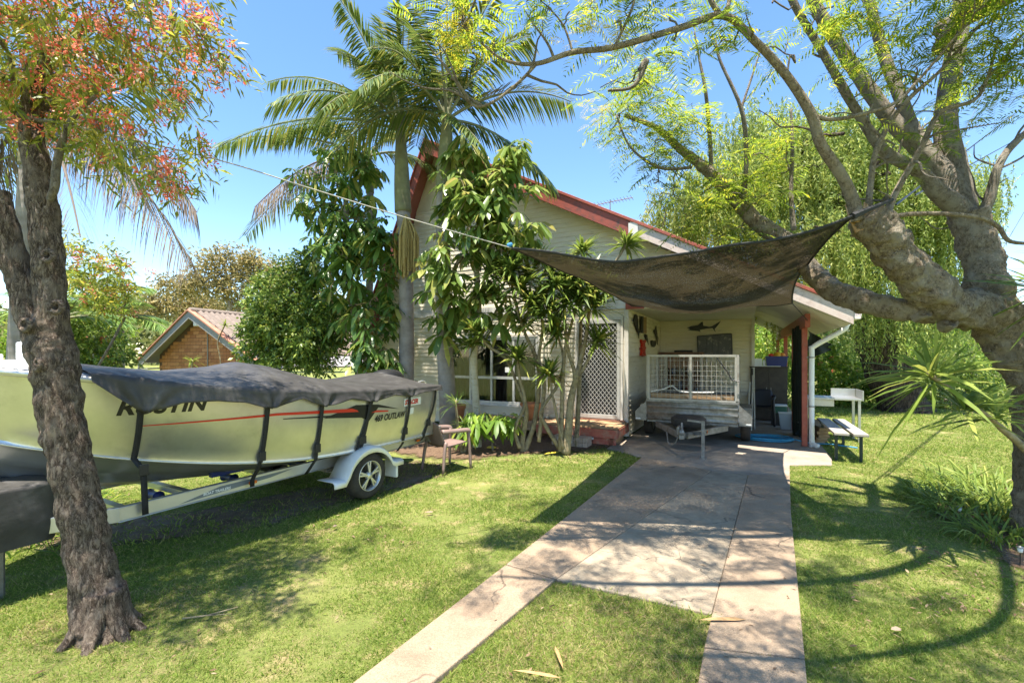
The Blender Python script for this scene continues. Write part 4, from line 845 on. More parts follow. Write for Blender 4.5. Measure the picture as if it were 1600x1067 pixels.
# hose
hp=[]; n=6
for i in range(n*28+1):
    a=2*math.pi*i/28; r=.30+.035*math.sin(a*.37+1)+.022*math.sin(a*1.7); rr=1+.12*math.sin(a*.21); hp.append((r*1.35*rr*math.cos(a)+.04*math.sin(a*.13),r*.85*math.sin(a),.018+.016*(i/28)%.055+.006*math.sin(a*2.3)))
hp+= [(hp[-1][0]+.25,hp[-1][1]-.12,.02),(hp[-1][0]+.6,hp[-1][1]-.05,.02),(hp[-1][0]+.95,hp[-1][1]-.25,.02)]
mb=MB(); mb.tube(hp,.013,6); o=mb.build('garden_hose',mat('blue_hose',(.03,.24,.42),(.05,.32,.5),8,.4),smooth=True); at(o,2.55,1.0); tag(o,'coiled light blue garden hose on the carport slab','hose')
# hanging shade cloth between the first posts
hc=empty('hanging_cloth',H(PXs-.02,.7),-TH,'dark green shade cloth bunched between the carport posts','shade cloth')
hcm=mat('dark_green_cloth',(.008,.014,.010),(.016,.026,.018),20,.9)
mb=MB(); mb.grid(lambda s,t:(.05*math.sin(s*22+t*3)+.04*mnoise.noise(Vector((s*6,t*3,0))),.08+1.8*s*(1-.45*t*(1-.3*s)),2.28-t*(2.15-.25*math.sin(s*5))),40,24); mb.build('cloth',hcm,hc,smooth=True)
mb=MB(); mb.grid(lambda s,t:(.1+.38*s+.03*math.sin(t*9),.2+.2*s+.05*math.sin(s*9),2.18-.55*t*(1-.75*s)-.25*s),14,10); mb.build('loose_corner',hcm,hc,smooth=True)
# bench
bn=empty('bench',H(3.66,.35),-TH,'weathered slatted bench seat beside the downpipe','bench')
grey=mat('weathered_plank',(.30,.275,.235),(.40,.37,.32),8,.8,stretch=(8,1,8),bump=.3)
for x in (-.12,.13):
    mb=MB(); mb.box(x-.10,x+.10,-.95,1.0,.42,.46); mb.build('slat',grey,bn,bevel=.006)
dg=mat('dark_green_steel',(.02,.035,.03),rough=.5)
for y in (-.72,.75):
    mb=MB(); mb.bar((-.2,y,.40),(.2,y,.40),.04,.04).bar((-.16,y,.385),(-.16,y,-.04),.04,.04).bar((.17,y,.385),(.17,y,-.04),.04,.04); mb.build('leg_frame',dg,bn)
sk=empty('sink_table',H(3.8,1.95),-TH,'stainless steel sink table on the grass behind the bench','table')
ss=mat('stainless_steel',(.50,.50,.49),(.56,.56,.55),5,.32,metal=.8)
mb=MB(); mb.box(-.55,.42,-.32,.32,.80,.84); mb.build('table_top',ss,sk,bevel=.006); mb=MB(); mb.box(.0,.42,.325,.345,.80,1.0); mb.build('splash_back',ss,sk); mb=MB(); mb.box(.424,.444,-.32,.34,.80,1.0); mb.build('splash_back',ss,sk)
mb=MB(); mb.box(-.38,-.02,-.2,.2,.66,.798); mb.build('basin',ss,sk)
for x in (-.5,.38):
    for y in (-.28,.28): mb=MB(); mb.box(x-.022,x+.022,y-.022,y+.022,-.05,.80); mb.build('leg',ss,sk)
for i in range(5):
    mb=MB(); mb.box(-.09,.09,-.7,.7,0,.06); o=at(mb.build('timber_offcut',M['timber'],bevel=.004),3.45+.015*i,1.75,-.01+.062*i,.03*(i%3)); tag(o,'rough timber board, %s of the stack between downpipe and bench'%['bottom','second lowest','middle','second from top','topmost'][i],'timber','stacked timber boards')
# pots
def pot(x,y,z,r,h,label):
    t=at(empty('plant_pot',(0,0,0),0,label,'pot'),x,y,z)
    mb=MB(); mb.lathe([(.0,.0),(r*.62,.0),(r*.80,h*.45),(r*.93,h*.8),(r*.95,h*.82)],24); mb.build('pot_body',M['terra'],t,smooth=True)
    mb=MB(); mb.lathe([(r*.95,h*.82),(r*1.04,h*.83),(r*1.05,h),(r*.93,h),(r*.90,h*.86),(.0,h*.86)],24); mb.build('pot_rim',M['terra'],t,smooth=True,auto=True); return t
pot(-2.0,-.38,.297,.24,.36,'round terracotta pot on the low deck right of the window')
pot(-3.86,-.55,.03,.22,.52,'tall terracotta pot in front of the left half of the window')
def solar(p,label):
    t=empty('solar_light',p,0,label,'garden light'); t.scale=(.45,.45,.45)
    mb=MB(); mb.tube([(0,0,-.05),(0,0,.2)],.009,6); mb.build('stake',M['black'],t); mb=MB(); mb.lathe([(.02,.2),(.035,.21),(.04,.28),(.03,.285)],14); mb.build('lens',M['white'],t,smooth=True); mb=MB(); mb.lathe([(.05,.285),(.052,.30),(.0,.325)],14); mb.build('cap',M['steel'],t,smooth=True)
solar(G(892,700),'small solar garden light at the foot of the dragon tree stems'); solar(G(926,694),'small solar garden light beside the brick step'); solar(G(1499,812),'small solar garden light in the strappy clump'); solar(G(1594,880),'small solar garden light nearest the right edge of the lawn')
# ---------------------------------------------------------------- neighbour's brick building
NA=R(20); NO=Vector((-8.9,13.0,0)); nb=empty('brick_building',NO,-NA,'low brick gabled building with tiled roof beyond the boat','building')
nap,sl1,sl2=2.93,.66,.56
def nroof(x): return nap-(sl1*-x if x<0 else sl2*x)
mort=mat('mortar',(.16,.10,.07),rough=.95); bricks=[mat('red_brick_%d'%i,c,tuple(k*1.25 for k in c),20,.9,bump=.2) for i,c in enumerate([(.46,.20,.085),(.54,.25,.11),(.40,.16,.07)])]
mb=MB(); mb.prism_xz([(-1.72,-.4),(2.6,-.4),(2.6,nroof(2.6)-.08),(0,nap-.08),(-1.72,nroof(-1.72)-.08)],.0,.1); mb.build('gable_wall',mort,nb)
bm_=[MB().box(0,.228,-.012,.004,0,.09).mesh('brick') for _ in range(3)]
for i in range(3): bm_[i].materials.append(bricks[i])
r=0; z=.9
while z<nap-.2:
    x=-1.72+(.12 if r%2 else 0)
    while x<2.5:
        if z+.09<min(nroof(x),nroof(x+.228))-.1: 
            o=bpy.data.objects.new('brick',random.choice(bm_)); COL.objects.link(o); o.parent=nb; o.location=(x,-.001*random.random(),z)
        x+=.24
    z+=.1; r+=1
ngrey=mat('grey_barge',(.26,.25,.24),(.32,.31,.30),6,.6)
for sg,xe,sl in ((-1,-2.15,sl1),(1,2.8,sl2)):
    mb=MB(); mb.prism_xz([(0,nap),(xe,nroof(xe)),(xe,nroof(xe)-.2),(0,nap-.2)][::(1 if sg>0 else -1)],-.34,-.30); mb.build('barge_board',ngrey,nb)
    mb=MB(); mb.prism_xz([(0,nap+.05),(xe,nroof(xe)+.05),(xe,nroof(xe)+.01),(0,nap+.01)][::(1 if sg>0 else -1)],-.38,-.22); mb.build('verge_capping',mat('terracotta_cap',(.42,.17,.10),(.5,.24,.16),8,.8),nb)
    mb=MB(); mb.prism_xz([(0,nap-.01),(xe,nroof(xe)-.01),(xe,nroof(xe)-.05),(0,nap-.05)][::(1 if sg>0 else -1)],-.30,6); mb.build('roof_lining',ngrey,nb)
mb=MB(); mb.box(-2.2,-1.74,-.32,.2,nroof(-2.15)-.22,nroof(-2.15)-.19); mb.build('eave_soffit',ngrey,nb)
tm=MB()
def tile(s,t): return (.30*t, .33*s, .05-.035*t+.02*math.cos(s*4*math.pi)*(1) )
tm.grid(tile,10,2); tme=tm.mesh('tile'); tme.materials.append(mat('brown_roof_tile',(.16,.125,.10),(.24,.19,.155),6,.85)); tme.polygons.foreach_set('use_smooth',[True]*len(tme.polygons))
ang=math.atan(sl2)
for r_ in range(9):
    for c_ in range(18):
        o=bpy.data.objects.new('tile',tme); COL.objects.link(o); o.parent=nb; xx=.02+r_*.30*math.cos(ang)*.93; o.location=(xx,-.22+c_*.33,nroof(xx)+.015); o.rotation_euler=(0,ang,0)
mb=MB(); mb.tube([(0,-.3,nap+.02),(0,6,nap+.02)],.09,10); mb.build('ridge_capping',tme.materials[0],nb,smooth=True)
mb=MB(); mb.box(.12,.5,-.30,-.05,nap-.42,nap-.26); mb.build('wall_lamp_box',M['white'],nb,bevel=.02)
mb=MB(); mb.tube([(.33,-.03,1.3),(.33,-.03,nap-.45)],.015,6); mb.build('conduit',ngrey,nb)
# power lines at the right
for k,(a,b,Y0,Y1) in enumerate((((1400,320),(1600,165),5.2,16),((1430,305),(1600,210),5.6,18),((1560,400),(1600,330),20,20),((1540,330),(1600,268),20,20),((1500,220),(1600,20),25,25))):
    p0=P(a[0],a[1],Y0); p1=P(b[0],b[1],Y1); p1=p0+(p1-p0)*2.2
    mb=MB(); mb.tube([p0,(p0+p1)/2-Vector((0,0,.05)),p1],.012,5); o=mb.build('power_line',M['black']); tag(o,['thick black cable rising from the sail tie to the right','thin black cable just below the thickest one','lowest overhead wire crossing the sky at right','overhead wire above the lowest one at right','topmost overhead wire at the right edge'][k],'cable','overhead cables')

for k,(x,y,h,lean) in enumerate(((2.30,2.2,1.25,.03),(2.37,2.35,1.42,-.02),(2.22,2.0,1.1,.05))):
    mb=MB(); mb.tube([(0,0,0),(lean,.1,h)],.016,8); o=at(mb.build('pole',M['white']),x,y); tag(o,['middle-height white pole leaning beside the caged trailer','tallest white pole leaning beside the caged trailer','shortest white pole leaning beside the caged trailer'][k],'pole')
for k,(x,y,w,h,c) in enumerate(((.35,3.2,.4,.32,(.05,.06,.09)),(.75,3.25,.32,.28,(.22,.18,.12)),(.42,3.22,.34,.26,(.16,.03,.02)))):
    mb=MB(); z=.02 if k<2 else .345; mb.box(-w/2,w/2,-.16,.16,z,z+h).box(-w/2-.012,w/2+.012,-.172,.172,z+h*.82,z+h*.92); o=at(mb.build('crate',mat('crate_plastic_%d'%k,c,rough=.55),bevel=.008),x,y,0); tag(o,['dark blue crate on the slab behind the caged trailer','tan crate on the slab behind the caged trailer','dark red crate stacked on the dark blue one'][k],'crate')
for k in range(3):
    p0=(.25+.12*k,3.55,.02); mb=MB(); mb.tube([(0,0,0),(.02,.2,1.0),(.05+.04*k,.42,2.25)],[.012,.007,.003],6); o=at(mb.build('fishing_rod',M['black']),p0[0]+.95,p0[1]-.1); tag(o,'%s of three thin black fishing rods standing against the back wall'%['leftmost','middle','rightmost'][k],'fishing rod','fishing rods')
# ---------------------------------------------------------------- plants
M['bark_rough']=barkmat('rough_bark',(.10,.068,.048),(.50,.385,.295),(.54,.44,.345),.3,34,1.0,.06,4,(.50,.72))
M['bark_pale']=barkmat('pale_bark',(.13,.088,.052),(.62,.50,.36),(.68,.59,.46),.7,34,1.0,.08,3,(.48,.62),vw=.65)
M['bark_grey']=barkmat('grey_bark',(.13,.10,.07),(.52,.44,.35),(.58,.52,.43),.6,38,1.0,.07,3,(.50,.65),vw=.65)
M['bark_dark']=barkmat('dark_bark',(.035,.026,.022),(.14,.105,.085),(.16,.125,.10),.3,14,1.0,.05,2,(.50,.7))
def ringmat(name,c1,c2):
    m=mat(name,c1,c2,4,.8,bump=.15,bscale=20); t=m.node_tree; L=t.links.new; b=t.nodes['Principled BSDF']
    tc=_n(t,'ShaderNodeTexCoord'); wv=_n(t,'ShaderNodeTexWave',bands_direction='Z'); wv.inputs['Scale'].default_value=2.6; wv.inputs['Distortion'].default_value=1.2; wv.inputs['Detail'].default_value=3; L(tc.outputs['Object'],wv.inputs['Vector'])
    bp=_n(t,'ShaderNodeBump'); bp.inputs['Strength'].default_value=.18; bp.inputs['Distance'].default_value=.02; L(wv.outputs['Fac'],bp.inputs['Height']); L(bp.outputs[0],b.inputs['Normal']); return m
M['palmtrunk']=ringmat('palm_trunk',(.20,.17,.145),(.32,.285,.25)); M['crownshaft']=ringmat('palm_crownshaft',(.14,.13,.07),(.20,.21,.10))
M['stem']=mat('dracaena_stem',(.22,.17,.09),(.34,.28,.17),14,.85,bump=.5,bscale=40,c3=(.14,.11,.07),s3=9)
M['birch']=mat('pale_trunk',(.42,.37,.26),(.50,.46,.36),6,.8,c3=(.16,.12,.08),s3=7,thr3=(.58,.66),stretch=(1,1,3),bump=.3)
M['L_flower']=leafmat('christmas_bush_leaf',(.12,.17,.025),(.31,.35,.05),(.52,.45,.07),.5)
M['L_red']=leafmat('red_bracts',(.62,.13,.07),(.76,.30,.18),(.74,.48,.32),.45)
M['L_palm']=leafmat('palm_leaf',(0.060,0.110,0.027),(0.170,0.230,0.050),(0.400,0.340,0.080),.25,.38)
M['L_palmdead']=leafmat('dead_palm_leaf',(0.144,0.108,0.084),(0.288,0.228,0.180),None,.2,.8)
M['L_umb']=leafmat('umbrella_leaf',(.065,.14,.028),(.18,.29,.06),(.40,.38,.09),.35,.32,.5)
M['L_umb2']=leafmat('umbrella_leaf_light',(.085,.15,.025),(.23,.31,.065),(.42,.38,.11),.35,.32,.5)
M['L_drac']=leafmat('dracaena_leaf',(0.080,0.138,0.026),(0.217,0.290,0.051),(0.392,0.362,0.087),.3,.35)
M['L_draco']=leafmat('dracaena_leaf_green',(.10,.16,.025),(.24,.32,.06),(.36,.38,.09),.35,.5,.25)
M['L_fern']=leafmat('feathery_leaf',(0.091,0.169,0.016),(0.260,0.351,0.033),(0.494,0.468,0.039),.5,.5)
M['L_yellow']=leafmat('yellow_leaf',(.35,.32,.02),(.52,.46,.03),(.40,.36,.03),.5,.5)
M['L_willow']=leafmat('willow_leaf',(0.128,0.195,0.038),(0.330,0.405,0.098),(0.495,0.525,0.150),.45,.5)
M['L_shrub']=leafmat('shrub_leaf',(0.060,0.116,0.021),(0.203,0.297,0.054),(0.383,0.425,0.085),.3,.4)
M['L_bright']=leafmat('bright_leaf',(0.094,0.188,0.019),(0.250,0.375,0.044),(0.413,0.450,0.075),.4,.45)
M['L_euc']=leafmat('gum_leaf',(0.140,0.133,0.049),(0.336,0.280,0.105),(0.448,0.350,0.140),.3,.6)
M['L_far']=leafmat('far_leaf',(0.090,0.120,0.038),(0.240,0.255,0.083),None,.3,.6)
M['L_cycad']=leafmat('neighbour_palm_leaf',(0.096,0.180,0.036),(0.240,0.360,0.084),(0.396,0.408,0.120),.4,.4)
def px(rows): return [tuple(P(u,v,Y))+(r,) for u,v,Y,r in rows]
def limb(rows,name,m,parent,k=6,n=12,wob=.12,wf=3.5):
    c=crom(px(rows),k); mb=MB(); mb.tube([r[:3] for r in c],[r[3] for r in c],n,True,wob,wf); o=mb.build(name,m,parent,smooth=True); return c
def blobs_pts(blobs,n):
    """random points in ellipsoids given as (u,v,Y,ru_px,rv_px,rY); weight by size"""
    w=np.array([b[3]*b[4] for b in blobs],float); w/=w.sum(); idx=rng.choice(len(blobs),n,p=w); B=np.array(blobs,float)[idx]
    d=nrm(rng.normal(size=(n,3)))*(rng.random((n,1))**.45)
    Y=B[:,2]+d[:,2]*B[:,5]; u=B[:,0]+d[:,0]*B[:,3]; v=B[:,1]+d[:,1]*B[:,4]
    return np.stack([(u-800)/FP*B[:,2],Y,CH-(v-HV)/FP*B[:,2]],1)
def skeleton(roots,targets,m,parent,name='branch',r0=.03,decay=.72,rmin=.004,split=False,n=6,jit=.08):
    """grow twigs: each target joins the nearest node already in the tree"""
    nodes=[np.array(r[:3],float) for r in roots]; rad=[min(r[3],r0) if len(r)>3 else r0 for r in roots]
    T=sorted([np.array(t,float) for t in targets],key=lambda t:min(np.linalg.norm(t-q) for q in nodes[:len(roots)]))
    mb=MB()
    for t in T:
        A=np.array(nodes); dd=np.linalg.norm(A-t,axis=1)+ (A[:,2]>t[2]+.3)*.15; i=int(dd.argmin()); a=nodes[i]; L_=np.linalg.norm(t-a)
        if L_<1e-3: continue
        m1=a+(t-a)*.35+rng.normal(size=3)*jit*L_; m2=a+(t-a)*.7+rng.normal(size=3)*jit*L_+np.array([0,0,.06*L_])
        r1=max(rad[i]*decay,rmin); c=crom([tuple(a),tuple(m1),tuple(m2),tuple(t)],2); q=len(c)
        mb.tube(c,[rad[i]*.8+(r1-rad[i]*.8)*k/(q-1) for k in range(q)],n,False)
        for f,r_ in ((m1,.9),(m2,.8),(t,.7)): nodes.append(np.array(f)); rad.append(max(r1*r_/.7*.85,rmin))
    o=mb.build(name,m,parent,smooth=True); o['kind']='stuff'; return o
def scatter_leaves(lf,C,n,spread,L,W,seg=1,up=.0,droop=.2,outw=.6):
    """n leaves round every centre"""
    C=np.asarray(C); c=np.repeat(C,n,0); N=len(c); o=nrm(rng.normal(size=(N,3)))*(rng.random((N,1))**.5)*spread
    d=nrm(o/spread*outw+rng.normal(size=(N,3))*.6+np.array([0,0,up])); lf.add(c+o,d,L*(.65+.7*rng.random(N)),W*(.7+.6*rng.random(N)),None,droop,seg)
def sprigs(lf,C,m,Ls,k,L,W,down=.15,center=None,stem=.0035):
    """leaves set along short twigs round every centre"""
    C=np.asarray(C); c=np.repeat(C,m,0); N=len(c); o=nrm(rng.normal(size=(N,3)))
    if center is not None: o=nrm(o+.7*nrm(c-center))
    o=nrm(o+np.array([0,0,-down])); ls=Ls*(.6+.8*rng.random(N)); st=c+rng.normal(size=(N,3))*Ls*.25
    lf.add(st,o,ls,stem,droop=.15,seg=1)
    for i in range(k):
        t=(.2+.8*i/(k-1)); b=st+o*(ls*t)[:,None]; b[:,2]-=.15*ls*t*t; pr=nrm(np.cross(o,rng.normal(size=(N,3)))); keep=rng.random(N)<.9
        d=o*.75+pr*.8+np.array([0,0,-.12]); kk=(.55+.8*rng.random(N)); lf.add(b[keep],d[keep],(L*kk)[keep],(W*kk)[keep],droop=.25,seg=1)
# --- flowering tree at left
ft=empty('flowering_tree',G(168,992),0,'forked rough-barked tree with red-tipped leaves leaning left in front of the boat','tree')
inv=Matrix.Translation(-ft.location)
def reparent(o,t):
    o.parent=t; o.matrix_parent_inverse=Matrix.Translation(-t.location); return o
def wlimb(t,rows,name,m,k=6,n=12,wob=.12,wf=3.5):
    c=crom(px(rows),k); mb=MB(); mb.tube([r[:3] for r in c],[r[3] for r in c],n,True,wob,wf); reparent(mb.build(name,m,None,smooth=True),t); return c
def wbuild(t,lf,name,m):
    o=reparent(lf.build(name,m),t)
    if name!='leaf_rosette': o['kind']='stuff'
    return o
tr=wlimb(ft,[(162,1015,2.82,.185),(157,965,2.83,.138),(144,890,2.84,.118),(126,800,2.85,.110),(106,700,2.86,.108),(90,610,2.87,.112),(80,540,2.88,.118),(80,490,2.88,.088),(76,420,2.88,.078),(70,340,2.88,.074),(58,260,2.88,.068),(48,190,2.9,.055),(60,100,2.9,.05)],'trunk',M['bark_rough'],n=52,wob=.17,wf=9,k=16)
for a_ in np.linspace(.3,6.0,7):
    mb=MB(); c0=P(162,985,2.82); q=[(c0.x+math.cos(a_)*r_,c0.y+math.sin(a_)*r_,z_) for r_,z_ in ((.05,.24),(.10,.09),(.15,.01),(.23,-.06))]; mb.tube(crom(q,5),[.065-.003*i for i in range(16)],14,True,.2,9); reparent(mb.build('root',M['bark_rough'],None,smooth=True),ft)
tl=wlimb(ft,[(80,575,2.88,.08),(56,510,2.86,.080),(34,445,2.84,.072),(14,385,2.82,.068),(3,330,2.8,.06),(0,300,2.8,.05)],'trunk_fork',M['bark_rough'],n=36,wob=.17,wf=9,k=14)
wlimb(ft,[(78,312,2.82,.02),(86,290,2.79,.024),(90,250,2.8,.022),(110,190,2.82,.016),(150,150,2.85,.011)],'branch',M['bark_grey'],n=8)
for (u,v) in ((60,570),(88,480),(40,508),(75,400)):
    mb=MB(); p=P(u,v,2.76); mb.lathe([(.0,-.02),(.035,-.015),(.05,.0),(.04,.015),(.022,.012),(.015,-.01)],12); o=mb.build('bark_knot',M['bark_rough'],None,smooth=True); o.location=p; o.rotation_euler=(R(85),0,R(random.uniform(-30,30))); reparent(o,ft)
fb=[(150,50,2.9,190,95,.6),(50,150,2.9,90,80,.5),(255,190,2.9,75,85,.4),(20,40,2.9,90,90,.6),(300,60,2.9,60,60,.35),(170,210,2.9,90,45,.35),(280,260,2.9,45,35,.25),(100,-80,2.9,220,110,.8),(200,-170,3.2,260,120,.7),(40,-150,2.3,240,110,.5),(60,110,2.7,100,60,.4)]
ctr=blobs_pts(fb,430)
reparent(skeleton([r for r in tr[-26:]]+[r for r in tl[-4:]],list(ctr[:340]),M['bark_grey'],None,'twigs',.022,.78,.0030,n=5),ft)
lf=LF(); sprigs(lf,ctr,5,.17,7,.072,.0150,.1,ctr.mean(0),.003); wbuild(ft,lf,'crown',M['L_flower'])
redc=ctr[(rng.random(len(ctr))<.62)]
rc=np.concatenate([redc+nrm(redc-redc.mean(0))*.05+rng.normal(size=redc.shape)*.06 for _ in range(3)]); lf=LF(); scatter_leaves(lf,rc,26,.050,.027,.0120,1,.2,.0,1.0); wbuild(ft,lf,'red_flowers',M['L_red'])
# hanging sprays low on the right side
lf=LF(); b2=[]
low=blobs_pts([(150,440,4.6,45,60,.3),(135,400,4.6,40,40,.2),(185,470,4.6,30,30,.2)],45)
ft2=empty('flowering_shrub',(-4.2,4.75,0),0,'red-flowered shrub rising behind the boat right of the forked trunk','shrub')
low[:,1]=rng.uniform(8.6,9.4,len(low)); low[:,0]=(low[:,0]/4.6)*9; low[:,2]=CH+(low[:,2]-CH)/4.6*9
ft2.location=(low[:,0].mean(),9,0)
reparent(skeleton([(low[:,0].mean(),9,0,.05),(low[:,0].mean(),9,1.5,.04)],list(low),M['bark_grey'],None,'stems',.03,.75,.004),ft2)
scatter_leaves(lf,low,42,.22,.13,.034,1,.1,.3); wbuild(ft2,lf,'foliage',M['L_flower']); lf=LF(); scatter_leaves(lf,low[:26]+rng.normal(size=(26,3))*.12,30,.10,.05,.02,1,.3,.0); wbuild(ft2,lf,'red_flowers',M['L_red'])
# --- palms
def frond(lf,root,az,el,L,dr,nl,ll,lw,rach,hang=.5,twist=0):
    """pinnate frond; adds leaflets to lf and a rachis tube to rach"""
    n=14; pts=[]; d0=np.array([math.cos(az)*math.cos(el),math.sin(az)*math.cos(el),math.sin(el)])
    for i in range(n+1):
        t=i/n; p=np.array(root)+d0*L*t; p[2]-=dr*L*t*t; pts.append(p)
    pts=np.array(pts); rach.tube(pts,[.028*(1-.85*i/n)+.004 for i in range(n+1)],6)
    tt=np.linspace(.14,.99,nl); base=np.stack([np.interp(tt,np.linspace(0,1,n+1),pts[:,k]) for k in range(3)],1)
    tan=nrm(np.gradient(pts,axis=0)); tg=nrm(np.stack([np.interp(tt,np.linspace(0,1,n+1),tan[:,k]) for k in range(3)],1))
    sd=nrm(np.cross(tg,np.array([0,0,1.0])+1e-6)); ct_,st_=math.cos(twist),math.sin(twist); upv=np.cross(sd,tg); sd=sd*ct_+upv*st_
    prof=ll*(.45+.55*np.sin(np.pi*np.clip(tt*1.02,0,1))**.6)
    for sg in (1,-1):
        d=sd*sg*.8+tg*.55+np.array([0,0,-hang*.35])+rng.normal(size=(nl,3))*.07
        lf.add(base,d,prof*(.85+.3*rng.random(nl)),lw,side=np.cross(nrm(d),sd*sg*.3+np.array([0,0,1.0])),droop=hang*(.6+.6*rng.random(nl)),seg=2)
def palm(name,label,rows,shaft,crown,fr,seeds=None,trunk_m='palmtrunk'):
    b=P(*rows[0][:3]); t=empty(name,(b.x,b.y,0),0,label,'palm tree'); wlimb(t,rows,'trunk',M[trunk_m],n=18,wob=.02)
    wlimb(t,shaft,'crownshaft',M['crownshaft'],n=14,wob=.02); root=P(*crown)
    for (az,el,L,dr,dead) in fr:
        lf=LF(); rc=MB(); frond(lf,(0,0,0),R(az),R(el+(9 if not dead else 0)),L,dr*1.12,74,.62 if not dead else .5,.030 if not dead else .016,rc,.42 if not dead else 1.2,random.uniform(-.3,.3))
        o=lf.build('frond',M['L_palmdead'] if dead else M['L_palm'],t); o.location=root-Vector(t.location); q=rc.build('rachis',M['crownshaft'] if not dead else M['L_palmdead'],o)
    for (u,v,Y,n,l,c) in (seeds or ()):
        mb=MB(); p0=P(u,v,Y)
        for i in range(n):
            a=random.uniform(0,6.28); r=random.uniform(.03,.26); q=[]; ll=l*random.uniform(.7,1.05)
            for k in range(7): f=k/6; q.append(p0+Vector((math.cos(a)*r*min(1,f*2.2),math.sin(a)*r*min(1,f*2.2),.06*math.sin(f*3)-ll*f)))
            mb.tube(q,[.012+.006*((k+i)%2) for k in range(7)],5,False)
        reparent(mb.build('seed_strings',c),t)
    return t
seedm=mat('seed_strings',(.34,.24,.07),(.48,.36,.12),40,.8); seedr=mat('brown_seed_strings',(.20,.11,.06),(.28,.17,.09),40,.8)
# azimuth 0 = +x (right), 90 = away, 180 = left, 270 = towards the camera
palm('palm_tree','tall palm with yellow seed strings left of the gable apex',[(632,720,9.4,.17),(635,560,9.4,.155),(634,420,9.4,.145),(630,330,9.4,.14)],[(630,332,9.4,.17),(628,280,9.4,.155),(626,215,9.4,.10),(624,190,9.4,.05)],(626,205,9.4),
 [(178,38,4.1,.42,0),(188,8,3.7,.40,0),(165,58,3.9,.38,0),(200,62,3.6,.25,0),(140,70,3.4,.2,0),(20,60,3.2,.45,0),(350,40,2.8,.55,0),(260,55,2.8,.6,0),(290,70,3.2,.3,0),(90,50,3,.5,0),(215,28,3.0,.6,0),(250,22,2.6,.7,0),(320,15,2.5,.7,0),(60,75,3.6,.15,0),(180,80,3.6,.12,0)],
 [(634,335,9.3,90,1.28,seedm)])
palm('palm_tree','tall palm whose trunk rises in front of the window left side',[(702,735,8.7,.20),(700,640,8.7,.165),(694,520,8.7,.15),(692,400,8.7,.14),(694,300,8.7,.14)],[(694,302,8.7,.165),(696,250,8.7,.15),(698,195,8.7,.10),(699,170,8.7,.05)],(698,188,8.7),
 [(2,28,3.0,.42,0),(350,52,3.3,.40,0),(15,-2,2.2,.55,0),(330,62,3.2,.30,0),(200,55,3.1,.5,0),(160,66,3.3,.3,0),(90,60,3,.4,0),(265,62,2.8,.5,0),(280,78,3.4,.15,0),(230,35,2.6,.7,0),(30,74,3.6,.12,0),(120,40,2.8,.6,0),(185,20,2.4,.7,0)])
palm('palm_tree','slim palm with brown seed strings furthest left of the three by the gable',[(572,640,11,.10),(575,500,11,.09),(580,380,11,.085),(578,300,11,.085)],[(578,302,11,.10),(577,270,11,.09),(576,238,11,.05)],(576,245,11),
 [(184,14,3.8,.30,0),(195,38,3.2,.6,0),(172,-8,3.3,.5,0),(160,45,3,.4,0),(60,50,3,.4,0),(250,50,2.6,.5,0),(300,60,2.6,.4,0),(90,65,3,.3,0),(210,0,2.4,.6,1),(20,20,2.4,.6,0)],[(583,372,10.9,45,.9,seedr)])
# palm with dead fronds behind the flowering tree
palm('palm_tree','palm with dry grey hanging fronds behind the flowering tree',[(28,640,6.6,.14),(34,480,6.6,.13),(44,330,6.6,.13),(50,260,6.6,.13)],[(50,262,6.6,.15),(52,220,6.6,.13),(54,190,6.6,.07)],(54,205,6.6),
 [(5,12,2.2,.95,1),(345,25,2.3,.85,1),(10,38,2.7,.90,1),(330,5,1.7,1.0,1),(200,5,1.6,1.0,1),(180,-5,1.5,1.0,1),(10,35,2.8,.35,0),(0,60,2.8,.35,0),(180,50,2.6,.4,0),(220,30,2.3,.6,0),(90,60,2.6,.4,0),(300,60,2.4,.4,0),(150,25,2.4,.6,0)])
# --- umbrella trees
def whorl(lf,C,up,n,L,W):
    C=np.asarray(C); N=len(C); a=np.tile(np.arange(n)*2*np.pi/n,N)+np.repeat(rng.random(N)*6.28,n); c=np.repeat(C,n,0); tilt=np.repeat(rng.normal(size=(N,3))*.35,n,0)
    d=np.stack([np.cos(a),np.sin(a),-.15+.25*rng.normal(size=N*n)],1)+tilt; dn=nrm(d); s=np.cross(dn,np.array([0,0,1.0])); k=np.repeat(.5+.75*rng.random(N),n)
    lf.add(c+dn*.05,dn,L*k*(.85+.3*rng.random(N*n)),W*k,side=s+rng.normal(size=(N*n,3))*.25,droop=.55+.45*rng.random(N*n),seg=3)
def umbrella(name,label,blobs,n,roots,L,W,m,bark='bark_grey',base=None,petiole=True):
    t=empty(name,base or (roots[0][0],roots[0][1],0),0,label,'tree'); C=blobs_pts(blobs,n)
    c=crom(roots,5); mb=MB(); mb.tube([r[:3] for r in c],[r[3] for r in c],12,True,.08,5); reparent(mb.build('trunk',M[bark],None,smooth=True),t)
    reparent(skeleton([tuple(r) for r in c[len(c)//3:]],list(C),M['stem'],None,'branches',.03,.8,.006,n=5),t)
    lf=LF(); whorl(lf,C,None,9,L,W); wbuild(t,lf,'crown',m); return t
umbrella('umbrella_tree','umbrella tree with dark whorled leaves left of the tall palms',[(530,320,9.8,70,70,.6),(560,440,9.6,75,90,.6),(585,540,9.2,45,50,.4),(520,390,9.8,50,60,.5),(610,480,9.4,25,50,.3),(480,270,9.9,25,25,.3),(545,250,9.8,60,30,.4),(600,400,9.3,35,60,.3)],240,px([(560,700,9.7,.09),(560,560,9.7,.08),(545,430,9.7,.07),(540,300,9.7,.05)]),.28,.10,M['L_umb'])
